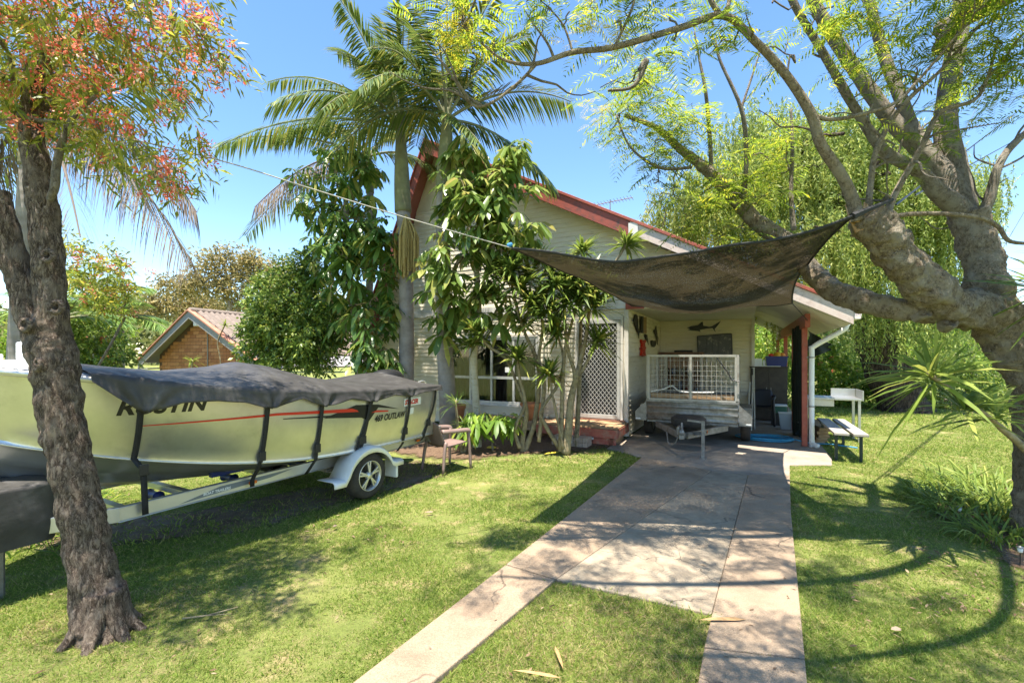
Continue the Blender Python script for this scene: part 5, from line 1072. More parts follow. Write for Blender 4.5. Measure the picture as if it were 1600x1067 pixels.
umbrella('umbrella_tree','large umbrella tree with glossy drooping leaves in front of the gable',[(760,310,8.2,75,70,.5),(800,350,8.1,70,50,.5),(720,400,8.2,60,60,.5),(740,470,8.2,75,45,.4),(800,240,8.2,30,30,.3),(700,300,8.4,30,40,.3),(735,235,8.4,40,25,.3),(690,500,8.3,30,25,.3),(840,380,8.1,30,30,.3)],200,px([(746,725,8.5,.10),(744,640,8.5,.075),(740,560,8.5,.07),(748,500,8.5,.06),(745,400,8.4,.05),(760,300,8.3,.04)]),.27,.105,M['L_umb2'],'birch')
umbrella('umbrella_sapling','low umbrella sapling below the window right of the pale trunk',[(760,660,8.1,35,22,.2),(790,650,8.1,20,20,.15),(740,650,8.1,15,15,.1)],22,px([(770,705,8.1,.02),(768,680,8.1,.018),(765,660,8.1,.015)]),.26,.085,M['L_bright'])
# --- dragon trees (strap-leaved rosettes on bent stems)
def rosette(lf,c,n,L,W,axis=(0,0,1),dr=.30,spread=1.0):
    ax=np.array(axis,float); ax/=np.linalg.norm(ax); r=rng.normal(size=(n,3)); r-=np.outer(r@ax,ax); r=nrm(r); e=rng.uniform(-.25,1.5,n)[:,None]*1.0
    d=nrm(r*spread+ax*e); s=np.cross(d,ax+rng.normal(size=(n,3))*.1); lf.add(np.repeat(np.array(c,float)[None],n,0)-ax*.12*rng.random((n,1)),d,L*(.7+.5*rng.random(n)),W,side=s,droop=dr*(.4+1.2*rng.random(n)),seg=2)
def dragon(name,label,stems,L,W,n,m,cat='shrub',extra=()):
    b=P(*stems[0][0][:3]); t=empty(name,(b.x,b.y,0),0,label,cat)
    for st in stems:
        c=wlimb(t,st,'stem',M['stem'],k=5,n=8,wob=.1,wf=8); e=c[-1][:3]; ax=nrm((c[-1][:3]-c[-4][:3])[None])[0]+np.array([0,0,.4])
        lf=LF(); rosette(lf,e,n,L,W,ax); wbuild(t,lf,'leaf_rosette',m)
    for (u,v,Y,k) in extra:
        lf=LF(); rosette(lf,P(u,v,Y),k,L,W,(random.uniform(-.4,.4),-.3,1)); wbuild(t,lf,'leaf_rosette',m)
    return t
S=.028
dragon('dragon_tree','multi-stemmed dragon tree with bent stems nearest the pale trunk',[
 [(818,712,8.1,.07),(816,690,8.1,.05),(822,640,8.1,.045),(808,600,8.1,S),(790,560,8.1,S),(762,540,8.1,S),(748,520,8.1,.02)],
 [(820,705,8.1,.05),(835,660,8.15,.045),(842,600,8.15,.04),(838,560,8.1,.035),(820,520,8.1,S),(805,470,8.05,S),(795,420,8.05,.022)],
 [(812,700,8.0,.04),(805,670,8.0,.03),(820,630,8.0,.03),(812,590,8.0,S),(808,555,8.0,.02)],
 [(842,690,8.0,.035),(846,650,8.0,.035),(850,600,8.0,.034),(842,560,8.0,.03),(848,510,8.0,.025),(838,470,8.0,.022)]],.52,.050,95,M['L_drac'],extra=[(800,415,7.9,90),(840,405,8.1,90),(828,468,7.85,90),(765,420,8.0,80),(812,445,7.9,90),(770,455,8.1,80),(825,430,8.2,60),(850,455,8.0,70),(815,500,8.2,60),(845,490,7.9,60),(790,430,7.95,60),(735,535,8.2,50)])
dragon('dragon_tree','dragon tree with straight pale stems beside the screen door',[
 [(884,708,7.9,.085),(888,670,7.9,.07),(893,620,7.9,.06),(903,580,7.9,.045),(915,530,7.9,.035),(920,490,7.9,.03),(926,455,7.9,.022)],
 [(893,625,7.9,.045),(898,585,7.9,.035),(888,550,7.9,.03),(882,500,7.9,.03),(884,450,7.9,.025),(880,430,7.9,.02)],
 [(876,705,7.9,.05),(878,640,7.9,.04),(880,580,7.9,.035),(884,540,7.9,.03),(900,480,7.9,.025),(905,440,7.9,.02)],
 [(874,700,7.95,.045),(850,660,7.95,.035),(846,640,7.95,.03),(872,600,8.0,S),(880,560,8.0,.02),(870,520,8.0,.02)],
 [(880,700,7.85,.03),(872,660,7.85,.025),(862,610,7.85,.02),(858,580,7.85,.012)],
 [(903,590,7.9,.03),(920,560,7.9,S),(935,530,7.9,.02)]],.50,.050,95,M['L_drac'],extra=[(870,442,7.75,90),(900,448,7.75,90),(930,475,7.8,80),(890,420,7.9,90),(858,480,7.75,80),(860,420,8.0,80),(945,445,7.9,70),(905,470,7.8,60),(925,425,8.1,60),(880,470,7.8,70),(870,505,7.9,60)])
dragon('dragon_tree','tall thin dragon tree with two heads showing above the sail',[
 [(900,706,8.5,.05),(905,600,8.5,.04),(908,480,8.5,.03),(910,390,8.5,.022)],
 [(908,500,8.5,.03),(940,440,8.5,S),(968,400,8.5,.022),(980,378,8.5,.02)]],.46,.05,80,M['L_draco'])
dragon('dragon_plant','low grassy dragon plant at the foot of the right palm',[[(722,712,8.0,.03),(715,660,8.0,.025),(712,625,8.0,.02)],[(724,712,8.0,.03),(730,680,8.0,.02),(726,660,8.0,.02)]],.42,.016,50,M['L_shrub'],'plant')
# dragon plants at the right edge
dragon('dragon_tree','strap-leaved dragon tree leaning in from the right edge at eye level',[
 [(1660,790,3.9,.05),(1620,720,3.9,.035),(1560,665,3.9,.026),(1500,620,3.9,.022),(1450,582,3.9,.02)]],.52,.034,62,M['L_draco'],extra=[(1510,632,3.9,40),(1560,640,3.95,30)])
dragon('dragon_tree','strap-leaved rosette entering at the right edge under the sky',[[(1800,850,3.8,.05),(1740,650,3.8,.04),(1690,520,3.8,.035),(1650,445,3.8,.03)]],.62,.030,50,M['L_draco'],extra=[(1690,430,3.9,30)])
def clumpgrass(name,label,c,n,L,W,rad,m):
    t=empty(name,c,0,label,'plant'); a=rng.random(n)*6.28; r=rad*np.sqrt(rng.random(n)); b=np.stack([np.cos(a)*r,np.sin(a)*r,np.full(n,-.03)],1); d=np.stack([np.cos(a)*.5+rng.normal(size=n)*.3,np.sin(a)*.5+rng.normal(size=n)*.3,np.full(n,1.0)],1)
    lf=LF(); lf.add(b,d,L*(.6+.6*rng.random(n)),W,droop=.45+.5*rng.random(n),seg=2,side=np.cross(d,np.stack([np.cos(a),np.sin(a),0*a],1)+.01)); lf.build('leaves',m,t); return t
for k,(u,v,n,L,r,lb) in enumerate(((1500,800,260,.62,.34,'strappy green clump furthest left at the right bed'),(1545,770,300,.75,.38,'tall strappy clump in front of the leaning trunk'),(1590,800,220,.7,.34,'strappy clump at the foot of the leaning trunk'),(1560,840,160,.5,.26,'low strappy clump nearest the camera in the right bed'),(1460,775,150,.5,.26,'strappy clump reaching furthest onto the right lawn'),(1555,800,180,.8,.3,'tallest strappy clump left of the leaning trunk'),(1490,765,200,.65,.30,'strappy clump at the back of the right bed'))):
    clumpgrass('strappy_plant',lb,G(u,v),n,L,.017,r,M['L_draco'])
clumpgrass('strappy_plant','bright grassy clump behind the bow of the boat',Vector((-5.0,4.7,0)),260,.85,.022,.6,M['L_bright'])
clumpgrass('strappy_plant','bright grassy clump under the bow of the boat',Vector((-4.6,3.9,0)),160,.6,.018,.5,M['L_bright'])
# --- big leaning tree at right
rt=empty('leaning_tree',P(1615,838,4.25)*1,0,'big pale-barked tree at right with sawn limb holding the shade sail','tree'); rt.location.z=0
B=M['bark_pale']; Bg=M['bark_grey']
wlimb(rt,[(1640,890,4.25,.26),(1628,820,4.25,.19),(1620,700,4.25,.155),(1614,610,4.25,.155),(1594,560,4.25,.18),(1562,505,4.27,.20),(1545,460,4.32,.175),(1536,415,4.38,.15),(1525,370,4.42,.15),(1512,335,4.45,.155)],'trunk',B,n=48,wob=.20,wf=7,k=18)
wlimb(rt,[(1590,500,4.22,.13),(1545,490,4.2,.17),(1500,482,4.15,.165),(1455,482,4.15,.13),(1400,481,4.2,.105),(1350,472,4.35,.105),(1310,458,4.6,.105),(1278,435,4.95,.105),(1252,405,5.3,.10),(1225,375,5.5,.095),(1180,345,5.6,.09),(1140,300,5.7,.08),(1100,262,5.8,.065),(1065,235,5.8,.05),(1025,200,5.8,.035),(975,180,5.8,.02)],'lower_limb',B,n=36,wob=.24,wf=8,k=16)
wlimb(rt,[(1520,492,4.15,.14),(1475,470,4.05,.16),(1440,440,3.98,.155),(1410,408,3.92,.145),(1385,375,3.88,.145),(1362,348,3.85,.15),(1352,335,3.84,.13)],'sawn_limb',B,n=52,wob=.26,wf=8,k=20)
for (u,v,Y,r,a) in ((1460,425,3.86,.085,.3),(1486,505,3.97,.05,-.2),(1446,490,3.99,.045,.2),(1418,370,3.95,.07,1.0)):
    mb=MB(); mb.lathe([(r*1.25,-.09),(r*1.05,-.02),(r*.95,.02),(r*.8,.03),(r*.6,.02),(r*.45,-.015),(.0,-.03)],14); o=mb.build('branch_scar',B,None,smooth=True); o.location=P(u,v,Y+.05); o.rotation_euler=(R(75),0,a); reparent(o,rt)
mb=MB()
for i in range(16):
    a=random.uniform(0,6.28); q=P(1352+38*math.cos(a)*random.random(),334+10*math.sin(a),3.83); mb.tube([q-Vector((0,0,.10)),q+Vector((random.uniform(-.06,.02),random.uniform(-.04,.04),random.uniform(.0,.07)))],[.03,.006],5)
reparent(mb.build('torn_wood',M['timber']),rt)
# upper limbs
up=[]
up.append(wlimb(rt,[(1515,345,4.45,0.113),(1490,320,4.42,0.092),(1462,298,4.4,0.071),(1436,268,4.4,0.060),(1384,238,4.4,0.049),(1352,195,4.4,0.043),(1327,155,4.4,0.039),(1290,90,4.4,0.035),(1240,5,4.4,0.032),(1210,-70,4.4,0.021)],'upper_limb',Bg,n=14,wob=.12))
up.append(wlimb(rt,[(1510,350,4.5,0.120),(1480,280,4.6,0.098),(1440,235,4.7,0.084),(1395,190,4.8,0.078),(1345,122,4.9,0.071),(1290,38,5.0,0.063),(1250,-40,5.0,0.049)],'upper_limb',Bg,n=16,wob=.1))
up.append(wlimb(rt,[(1505,330,4.6,0.120),(1492,270,4.7,0.113),(1478,205,4.8,0.102),(1484,130,4.9,0.092),(1500,40,5.0,0.084),(1506,-60,5.0,0.071),(1500,-200,5.0,0.043)],'upper_limb',Bg,n=16,wob=.1))
up.append(wlimb(rt,[(1462,255,4.75,0.071),(1428,205,4.9,0.063),(1403,142,5.0,0.060),(1382,90,5.1,0.057),(1358,0,5.1,0.049),(1340,-80,5.1,0.035)],'upper_limb',Bg,n=14,wob=.1))
up.append(wlimb(rt,[(1520,345,4.4,0.057),(1540,325,4.35,0.049),(1550,295,4.32,0.039),(1558,265,4.3,0.035),(1575,235,4.3,0.032),(1605,205,4.3,0.028),(1660,150,4.3,0.021)],'upper_limb',Bg,n=12,wob=.14))
# limbs reaching out over the lawn and driveway, above the picture
def wline(t,rows,name,m,n=12,wob=.12):
    c=crom(rows,6); mb=MB(); mb.tube([r[:3] for r in c],[r[3] for r in c],n,True,wob,4); reparent(mb.build(name,m,None,smooth=True),t); return c
oh=[wline(rt,q,'overhead_limb',Bg) for q in ([(4.62,4.9,5.0,.09),(4.1,3.6,5.3,.08),(3.1,2.7,5.4,.06),(1.9,2.3,5.4,.045),(.5,2.2,5.6,.03),(-.5,2.3,5.7,.015)],[(4.62,4.9,5.2,.09),(4.6,3.4,4.9,.08),(4.0,2.2,4.7,.06),(3.2,1.4,4.8,.045),(2.2,1.0,5.0,.03)],[(4.4,4.9,5.6,.08),(3.3,3.5,5.9,.065),(2.0,3.0,6.0,.05),(.8,3.1,6.2,.03),(-.4,3.4,6.3,.015)],[(4.2,3.2,4.95,.05),(2.9,2.0,4.7,.04),(1.6,1.6,4.6,.03),(.6,1.6,4.7,.015)])]
up+=oh
# shoots from the sawn end
sh=[]
sh.append(wlimb(rt,[(1340,345,3.82,.055),(1333,315,3.8,.048),(1315,275,3.75,.042),(1282,225,3.7,.040),(1268,180,3.65,.038),(1230,120,3.6,.032),(1180,65,3.55,.028),(1130,25,3.5,.026),(1060,45,3.45,.024),(960,74,3.4,.021),(895,82,3.4,.019),(838,100,3.4,.016),(790,95,3.4,.011),(755,70,3.4,.008),(722,35,3.4,.006),(715,-10,3.4,.004)],'shoot',B,n=10,wob=.05))
sh.append(wlimb(rt,[(838,100,3.4,.014),(812,128,3.4,.011),(770,160,3.4,.010),(742,166,3.4,.009),(722,148,3.4,.007),(702,110,3.4,.005),(680,85,3.4,.003)],'shoot',B,n=8,wob=.05))
sh.append(wlimb(rt,[(1356,335,3.84,.028),(1360,290,3.84,.024),(1368,240,3.84,.022),(1392,190,3.8,.02),(1425,150,3.8,.018),(1470,110,3.8,.014),(1530,40,3.8,.01)],'shoot',B,n=8))
sh.append(wlimb(rt,[(1386,335,3.84,.03),(1400,300,3.82,.026),(1440,230,3.8,.022),(1470,175,3.8,.018),(1530,150,3.8,.014),(1560,60,3.8,.008)],'shoot',B,n=8))
sh.append(wlimb(rt,[(1382,348,3.8,.018),(1410,336,3.75,.018),(1470,334,3.7,.018),(1530,340,3.7,.017),(1560,355,3.7,.016),(1580,378,3.7,.015),(1640,380,3.7,.012)],'shoot',B,n=8))
sh.append(wlimb(rt,[(1268,180,3.65,.02),(1300,187,3.65,.017),(1350,178,3.65,.015),(1400,160,3.65,.013),(1440,120,3.65,.011),(1500,50,3.65,.008)],'shoot',B,n=8))
sh.append(wlimb(rt,[(1128,26,3.5,.02),(1110,0,3.5,.018),(1090,-60,3.5,.012)],'shoot',B,n=8)); sh.append(wlimb(rt,[(1134,24,3.5,.018),(1142,-10,3.5,.014),(1150,-60,3.5,.01)],'shoot',B,n=8))
sh.append(wlimb(rt,[(1112,270,5.8,.03),(1108,200,5.7,.026),(1102,140,5.6,.022),(1092,90,5.6,.016),(1085,50,5.6,.01)],'shoot',Bg,n=8)); sh.append(wlimb(rt,[(1162,320,5.6,.03),(1166,240,5.5,.028),(1158,170,5.4,.024),(1125,95,5.4,.016),(1118,60,5.4,.01)],'shoot',Bg,n=8)); sh.append(wlimb(rt,[(1158,170,5.4,.016),(1175,120,5.4,.012),(1188,80,5.4,.008)],'shoot',Bg,n=6))
sh.append(wlimb(rt,[(1240,360,5.4,.03),(1236,300,5.4,.026),(1238,230,5.4,.02),(1236,170,5.4,.012)],'shoot',Bg,n=8)); sh.append(wlimb(rt,[(1080,262,5.6,.02),(1030,262,5.4,.018),(985,230,5.3,.014),(963,180,5.3,.01)],'shoot',Bg,n=6)); sh.append(wlimb(rt,[(1000,110,4.6,.03),(1010,95,4.6,.03),(990,135,4.6,.02),(950,142,4.6,.012)],'shoot',Bg,n=8)); sh.append(wlimb(rt,[(960,74,3.4,.012),(985,20,3.4,.010),(1000,-30,3.4,.008)],'shoot',B,n=6)); sh.append(wlimb(rt,[(895,82,3.4,.009),(880,40,3.4,.007),(855,10,3.4,.005)],'shoot',B,n=6))
# feathery leaves
def ferns(lf,C,n,L,spread,pin=11,dr=.5,up=.15):
    for c in C:
        for _ in range(n):
            az=random.uniform(0,6.28); el=random.uniform(-.5,.8); d=np.array([math.cos(az)*math.cos(el),math.sin(az)*math.cos(el),math.sin(el)+up]); l=L*random.uniform(.6,1.2)
            b=np.array(c)+rng.normal(size=3)*spread; tt=np.linspace(.12,1,pin); base=b+np.outer(tt*l,d); base[:,2]-=dr*l*tt*tt; s=np.cross(d,[0,0,1.0]); s/=np.linalg.norm(s)+1e-9
            tg=d-np.outer(2*dr*tt,[0,0,1.0])*.7; ll=l*.36*np.sin(np.pi*(tt*.86+.1))**.8
            for sg in (1,-1): lf.add(base,s*sg+tg*.55+rng.normal(size=(pin,3))*.08,ll,l*.042,side=np.cross(s*sg+tg*.5,[0,0,1.0]),droop=.25,seg=1)
fern_b=[(1540,90,3.9,75,60,.4),(1450,60,3.9,60,50,.3),(1330,40,3.9,60,45,.3),(1300,170,3.8,35,30,.2),(1480,160,4.0,40,45,.3),(1420,180,3.9,25,25,.2),(1580,60,3.6,60,60,.3),(1230,70,3.8,35,35,.2),(1440,230,4.1,35,20,.2),(1560,150,3.6,45,30,.2),(860,20,3.4,55,35,.25),(770,80,3.4,50,40,.25),(730,40,3.4,50,40,.2),(1000,40,3.5,70,40,.3),(1110,50,3.6,50,40,.3),(1400,-80,4.0,260,80,.8),(1350,90,4.2,60,40,.3),(1420,110,4.0,50,40,.3),(1560,120,3.9,60,60,.3),(1000,-70,3.6,220,60,.5),(1580,-60,3.4,160,90,.6)]
C=blobs_pts(fern_b,210); allb=[tuple(r) for c in sh+up for r in c[::3]]
reparent(skeleton(allb,list(C),Bg,None,'twigs',.010,.8,.0025,n=5,jit=.12),rt)
lf=LF(); ferns(lf,C,4,.30,.08); wbuild(rt,lf,'crown',M['L_fern'])
Co=np.array([oh[i%4][random.randrange(6,len(oh[i%4]))][:3]+rng.normal(size=3)*np.array([.28,.28,.16]) for i in range(95)]); lf=LF(); ferns(lf,Co,8,.34,.10,9); wbuild(rt,lf,'crown',M['L_fern'])
C2=blobs_pts([(1120,300,5.6,90,60,.4),(1050,200,5.6,70,45,.4),(980,170,5.5,50,35,.3),(1200,260,5.5,50,60,.4),(1130,370,5.6,80,30,.3),(1020,260,5.6,50,50,.4),(1000,120,5.0,70,40,.4),(950,200,5.3,40,25,.3)],120)
reparent(skeleton(allb,list(C2),Bg,None,'twigs',.010,.8,.003,n=5,jit=.12),rt)
lf=LF(); ferns(lf,C2,5,.34,.10,10); wbuild(rt,lf,'crown',M['L_fern'])
C3=blobs_pts([(960,60,3.5,70,50,.25),(930,170,5.2,45,25,.2),(700,60,3.4,30,40,.2),(740,75,3.4,30,25,.15),(1060,20,3.5,50,25,.2)],34)
lf=LF(); ferns(lf,C3,4,.14,.05,8); wbuild(rt,lf,'yellow_leaves',M['L_yellow'])
tw=[]
for c in up[:5]+sh[:4]:
    for _ in range(7):
        r=c[random.randrange(3,len(c)-1)]; p=np.array(r[:3]); a=random.uniform(0,6.28); l=random.uniform(.25,.7); q=[p]; d=np.array([math.cos(a)*.6,math.sin(a)*.4,random.uniform(.2,.9)])
        for i in range(5): d=d+rng.normal(size=3)*.3; q.append(q[-1]+d/np.linalg.norm(d)*l/5)
        mb=MB(); mb.tube(crom(q,2),[.010*(1-i/11)+.002 for i in range(11)],5); reparent(mb.build('twig',Bg,None,smooth=True),rt)
# --- willow
wl_=empty('willow_tree',G(1398,645),0,'large weeping willow with leaning dark trunk behind the carport','tree'); wl_.location.z=0
YW=14.0
wt=wlimb(wl_,[(1420,660,YW,.75),(1405,625,YW,.62),(1385,570,YW,.58),(1362,510,YW,.52),(1345,455,YW,.45),(1320,400,YW,.40),(1290,340,YW,.3),(1270,270,YW,.2),(1260,200,YW,.1)],'trunk',M['bark_dark'],n=24,wob=.16,wf=1.6)
wbl=[(1250,260,14,140,80,1.8),(1120,320,14,110,70,1.6),(1040,370,14.5,60,50,1.2),(1380,300,14,120,90,1.8),(1470,330,13.5,70,60,1.4),(1180,220,14.5,70,50,1.4),(1330,230,14,90,70,1.6),(1520,300,15,45,50,1),(1300,380,13,120,40,1.2)]
wc=blobs_pts(wbl,90); reparent(skeleton([tuple(r) for r in wt[18:]],list(wc),M['bark_dark'],None,'branches',.16,.72,.015,n=6,jit=.1),wl_)
def strands(lf,S,lmin,lmax,gap,LL,LW,sway=.12):
    for p in S:
        l=random.uniform(lmin,lmax); n=int(l/gap); t=np.linspace(0,1,n); a=random.uniform(0,6.28); dx,dy=math.cos(a)*sway,math.sin(a)*sway
        b=np.stack([p[0]+dx*l*(1-(1-t)**2)+.03*np.sin(t*9+a),p[1]+dy*l*(1-(1-t)**2),p[2]+.12*l*np.sin(np.minimum(t*6,3.14))*.3-l*t],1); d=rng.normal(size=(n,3))*.55+np.array([0,0,-.8]); lf.add(b,d,LL*(.7+.6*rng.random(n)),LW,droop=.1,seg=1)
SP=blobs_pts(wbl,3300); SP[:,2]+=.3
lf=LF(); strands(lf,SP,.9,2.2,.030,.135,.034); wbuild(wl_,lf,'crown',M['L_willow'])
SP=blobs_pts([(1330,420,13.2,60,25,.5),(1440,440,13.2,80,30,.6),(1230,420,13.4,50,25,.5),(1500,420,13.5,45,35,.5),(1400,400,13.2,120,40,.7)],330); lf=LF(); strands(lf,SP,1.4,2.7,.030,.13,.028,.05); wbuild(wl_,lf,'hanging_strands',M['L_willow'])
# --- shrubs and trees round about
def bush(name,label,blobs,n,k,spread,L,W,m,cat='shrub',group=None,stem_r=.04,base=None,flowers=None):
    C=blobs_pts(blobs,n); c0=C.mean(0); bx,by=(base[0],base[1]) if base is not None else (c0[0],c0[1]); t=empty(name,(bx,by,0),0,label,cat,group)
    zt=max(.3,C[:,2].min()*.8); reparent(skeleton([(bx,by,-.1,stem_r),(bx,by,zt*.5,stem_r),(bx,by,zt,stem_r*.8)],list(C[::3]),M['bark_grey'],None,'trunk',stem_r,.75,stem_r*.12,n=5),t)
    mb=MB(); mb.tube([(bx,by,-.1),(bx,by,zt)],[stem_r*1.2,stem_r],8); reparent(mb.build('stem',M['bark_grey']),t)
    lf=LF(); sprigs(lf,C+rng.normal(size=C.shape)*spread*.35,max(3,k//9),spread*1.1,8,L,W,.0,C.mean(0),.006); wbuild(t,lf,'crown',m)
    if flowers: 
        lf=LF(); scatter_leaves(lf,C[:flowers[0]]+rng.normal(size=(flowers[0],3))*spread*.7,14,.07,.07,.05,1,.3,0,1); wbuild(t,lf,'flowers',flowers[1])
    return t
bush('round_shrub','dense rounded green shrub between brick building and umbrella tree',[(452,480,10.5,60,65,.9),(445,540,10.3,55,50,.8),(475,430,10.6,40,35,.6),(495,520,10.3,40,60,.6),(415,520,10.3,28,45,.5)],420,95,.22,.085,.045,M['L_shrub'])
bush('hibiscus_hedge','red-flowered dark green hibiscus behind the boat',[(150,545,11.5,50,35,.6),(115,520,11.5,40,45,.6),(180,565,11.2,25,15,.4)],110,70,.24,.10,.05,M['L_shrub'],flowers=(14,M['L_red']))
bush('garden_shrub','bright green shrub at the left edge behind the bow',[(5,545,12,40,25,.6),(-40,520,12,40,40,.6)],60,60,.25,.11,.05,M['L_bright'])
bush('garden_shrub','yellow-green shrub in front of the brick gable',[(150,500,13.5,45,40,.7),(110,480,13.5,30,50,.6)],60,60,.25,.16,.05,M['L_bright'])
bush('garden_shrub','bright green shrub filling the gap beyond the carport posts',[(1200,535,18,35,45,1),(1215,560,17.5,40,45,1),(1195,500,19,25,30,.8)],120,60,.35,.14,.06,M['L_bright'])
bush('garden_shrub','bright leafy hedge between carport post and willow trunk',[(1300,560,16.5,55,45,1),(1290,600,16,60,40,.8),(1330,610,15.5,35,30,.6)],170,70,.34,.13,.06,M['L_bright'],flowers=(16,M['L_red']))
bush('garden_shrub','dark rounded shrub right of the willow trunk',[(1480,600,15,55,38,.8),(1530,600,14.5,50,45,.7),(1440,610,15.5,40,30,.6)],170,70,.30,.10,.05,M['L_shrub'])
bush('garden_shrub','light green shrub behind the willow trunk',[(1420,550,18,80,40,1.2),(1500,540,18,80,50,1.2),(1580,560,17,70,50,1)],170,60,.4,.14,.06,M['L_bright'])
bush('garden_shrub','tan and green shrub at the far right behind the leaning trunk',[(1580,520,22,90,50,1.5),(1640,600,15,60,60,1)],130,60,.45,.16,.07,M['L_far'])
def small_palm(name,label,p,hgt_,n,L,m):
    t=empty(name,(p[0],p[1],0),0,label,'palm tree'); mb=MB(); mb.tube([(0,0,-.1),(0,0,hgt_)],[.10,.07],10); mb.build('trunk',M['palmtrunk'],t,smooth=True)
    for i in range(n):
        lf=LF(); rc=MB(); frond(lf,(0,0,0),6.28*i/n+random.uniform(-.2,.2),R(random.uniform(15,75)),L*random.uniform(.8,1.1),random.uniform(.3,.55),44,.55,.034,rc,.35); o=lf.build('frond',m,t); o.location=(0,0,hgt_); rc.build('rachis',M['crownshaft'],o)
q=P(190,505,14.8); small_palm('small_palm','light green feathery palm left of the brick gable',q,q.z+.1,16,1.7,M['L_cycad'])
q=P(150,455,15); small_palm('small_palm','palm crown behind the red-flowered shrub',q,q.z,12,1.8,M['L_cycad'])
q=P(95,500,10.5); small_palm('small_palm','palm crown partly behind the forked trunk',q,q.z,12,1.6,M['L_cycad'])
dragon('dragon_plant','small dragon plant against the brick gable wall',[[(298,640,12.3,.03),(300,590,12.3,.03),(300,562,12.3,.025)]],.34,.03,40,M['L_draco'],'plant')
dragon('dragon_plant','dragon plant on a curved thin stem at the brick gable',[[(348,600,12.2,.02),(344,560,12.2,.018),(340,535,12.2,.018),(348,515,12.2,.018),(353,505,12.2,.018)]],.30,.035,22,M['L_draco'],'plant')
def gum(name,label,blobs,n,Y,base,m,k=60,spread=.9,L=.38,W=.14):
    C=blobs_pts(blobs,n); b=P(base[0],HV,Y); t=empty(name,(b.x,Y,0),0,label,'tree'); top=P(base[0]+10,base[1],Y)
    mb=MB(); c=crom([(b.x,Y,-.5,.4),(b.x+.3,Y,top.z*.4,.3),tuple(top)+(.2,)],5); mb.tube([r[:3] for r in c],[r[3] for r in c],10,True,.1,.8); reparent(mb.build('trunk',M['bark_pale'],None,smooth=True),t)
    reparent(skeleton([tuple(r) for r in c[3:]],list(C[::2]),M['bark_pale'],None,'branches',.2,.75,.03,n=5),t); lf=LF(); scatter_leaves(lf,C,k,spread,L,W,1,.0,.2,.7); wbuild(t,lf,'crown',m)
gum('gum_tree','olive-brown gum tree rising behind the brick building',[(360,410,40,55,22,2),(330,440,40,70,22,2),(400,430,40,40,30,2),(300,445,40,50,14,2),(390,470,40,55,22,2)],130,40,(350,470),M['L_euc'])
gum('gum_tree','lower olive-brown gum tree left of the tallest gum',[(270,470,44,55,18,2),(230,480,44,50,20,2),(310,480,44,50,20,2)],90,44,(270,490),M['L_euc'])
gum('gum_tree','gum tree between rounded shrub and umbrella tree',[(440,440,46,50,30,2),(480,470,46,60,40,2),(540,500,46,60,40,2)],110,46,(480,480),M['L_euc'])
# far wooded mass along the horizon
def wood(name,label,rows,n,m,k=40,spread=2.2,L=.9,W=.4):
    lf=LF(); C=blobs_pts(rows,n); scatter_leaves(lf,C,k,spread,L,W,1,.1,.1,.8); o=lf.build(name,m); tag(o,label,'trees',kind='stuff')
wood('distant_wood','hazy olive wooded slope along the horizon at left',[(u,510,90,90,32,6) for u in range(-150,700,90)]+[(u,535,80,80,22,6) for u in range(-150,700,90)],420,M['L_far'],50,3.0,1.3,.6)
wood('distant_wood','bright mass of trees far behind the carport at right',[(u,525,34,60,30,3) for u in range(1120,1750,70)]+[(u,560,30,60,14,2) for u in range(1120,1750,70)],330,M['L_far'],50,1.2,.55,.24)
# ---------------------------------------------------------------- grass and litter
M['grass']=leafmat('grass_blade',(.10,.17,.022),(.28,.365,.070),(.46,.42,.16),.45,.6,.25)
M['grass_dry']=leafmat('dry_grass_blade',(.28,.235,.10),(.50,.41,.22),(.36,.26,.14),.4,.7,.2)
def inpoly(x,y,poly):
    r=np.zeros(len(x),bool); n=len(poly)
    for i in range(n):
        x0,y0=poly[i][0],poly[i][1]; x1,y1=poly[(i+1)%n][0],poly[(i+1)%n][1]
        c=((y0>y)!=(y1>y))&(x<(x1-x0)*(y-y0)/((y1-y0) if abs(y1-y0)>1e-9 else 1e-9)+x0); r^=c
    return r
slabpoly=[A1,B1,C1,D1,g2(1234,726),g2(1300,726),h2(3.45,-.3),h2(3.45,9),h2(-7.2,9),h2(-7.2,-.1),h2(-.1,-.1),h2(-.1,-1.2)]
def vnoise(x,y,f,z):
    return np.array([mnoise.noise(Vector((a*f,b*f,z))) for a,b in zip(x,y)])
def gz(x,y): return np.array([hgt(a,b) for a,b in zip(x,y)])-.027
gr=LF(); gd=LF()
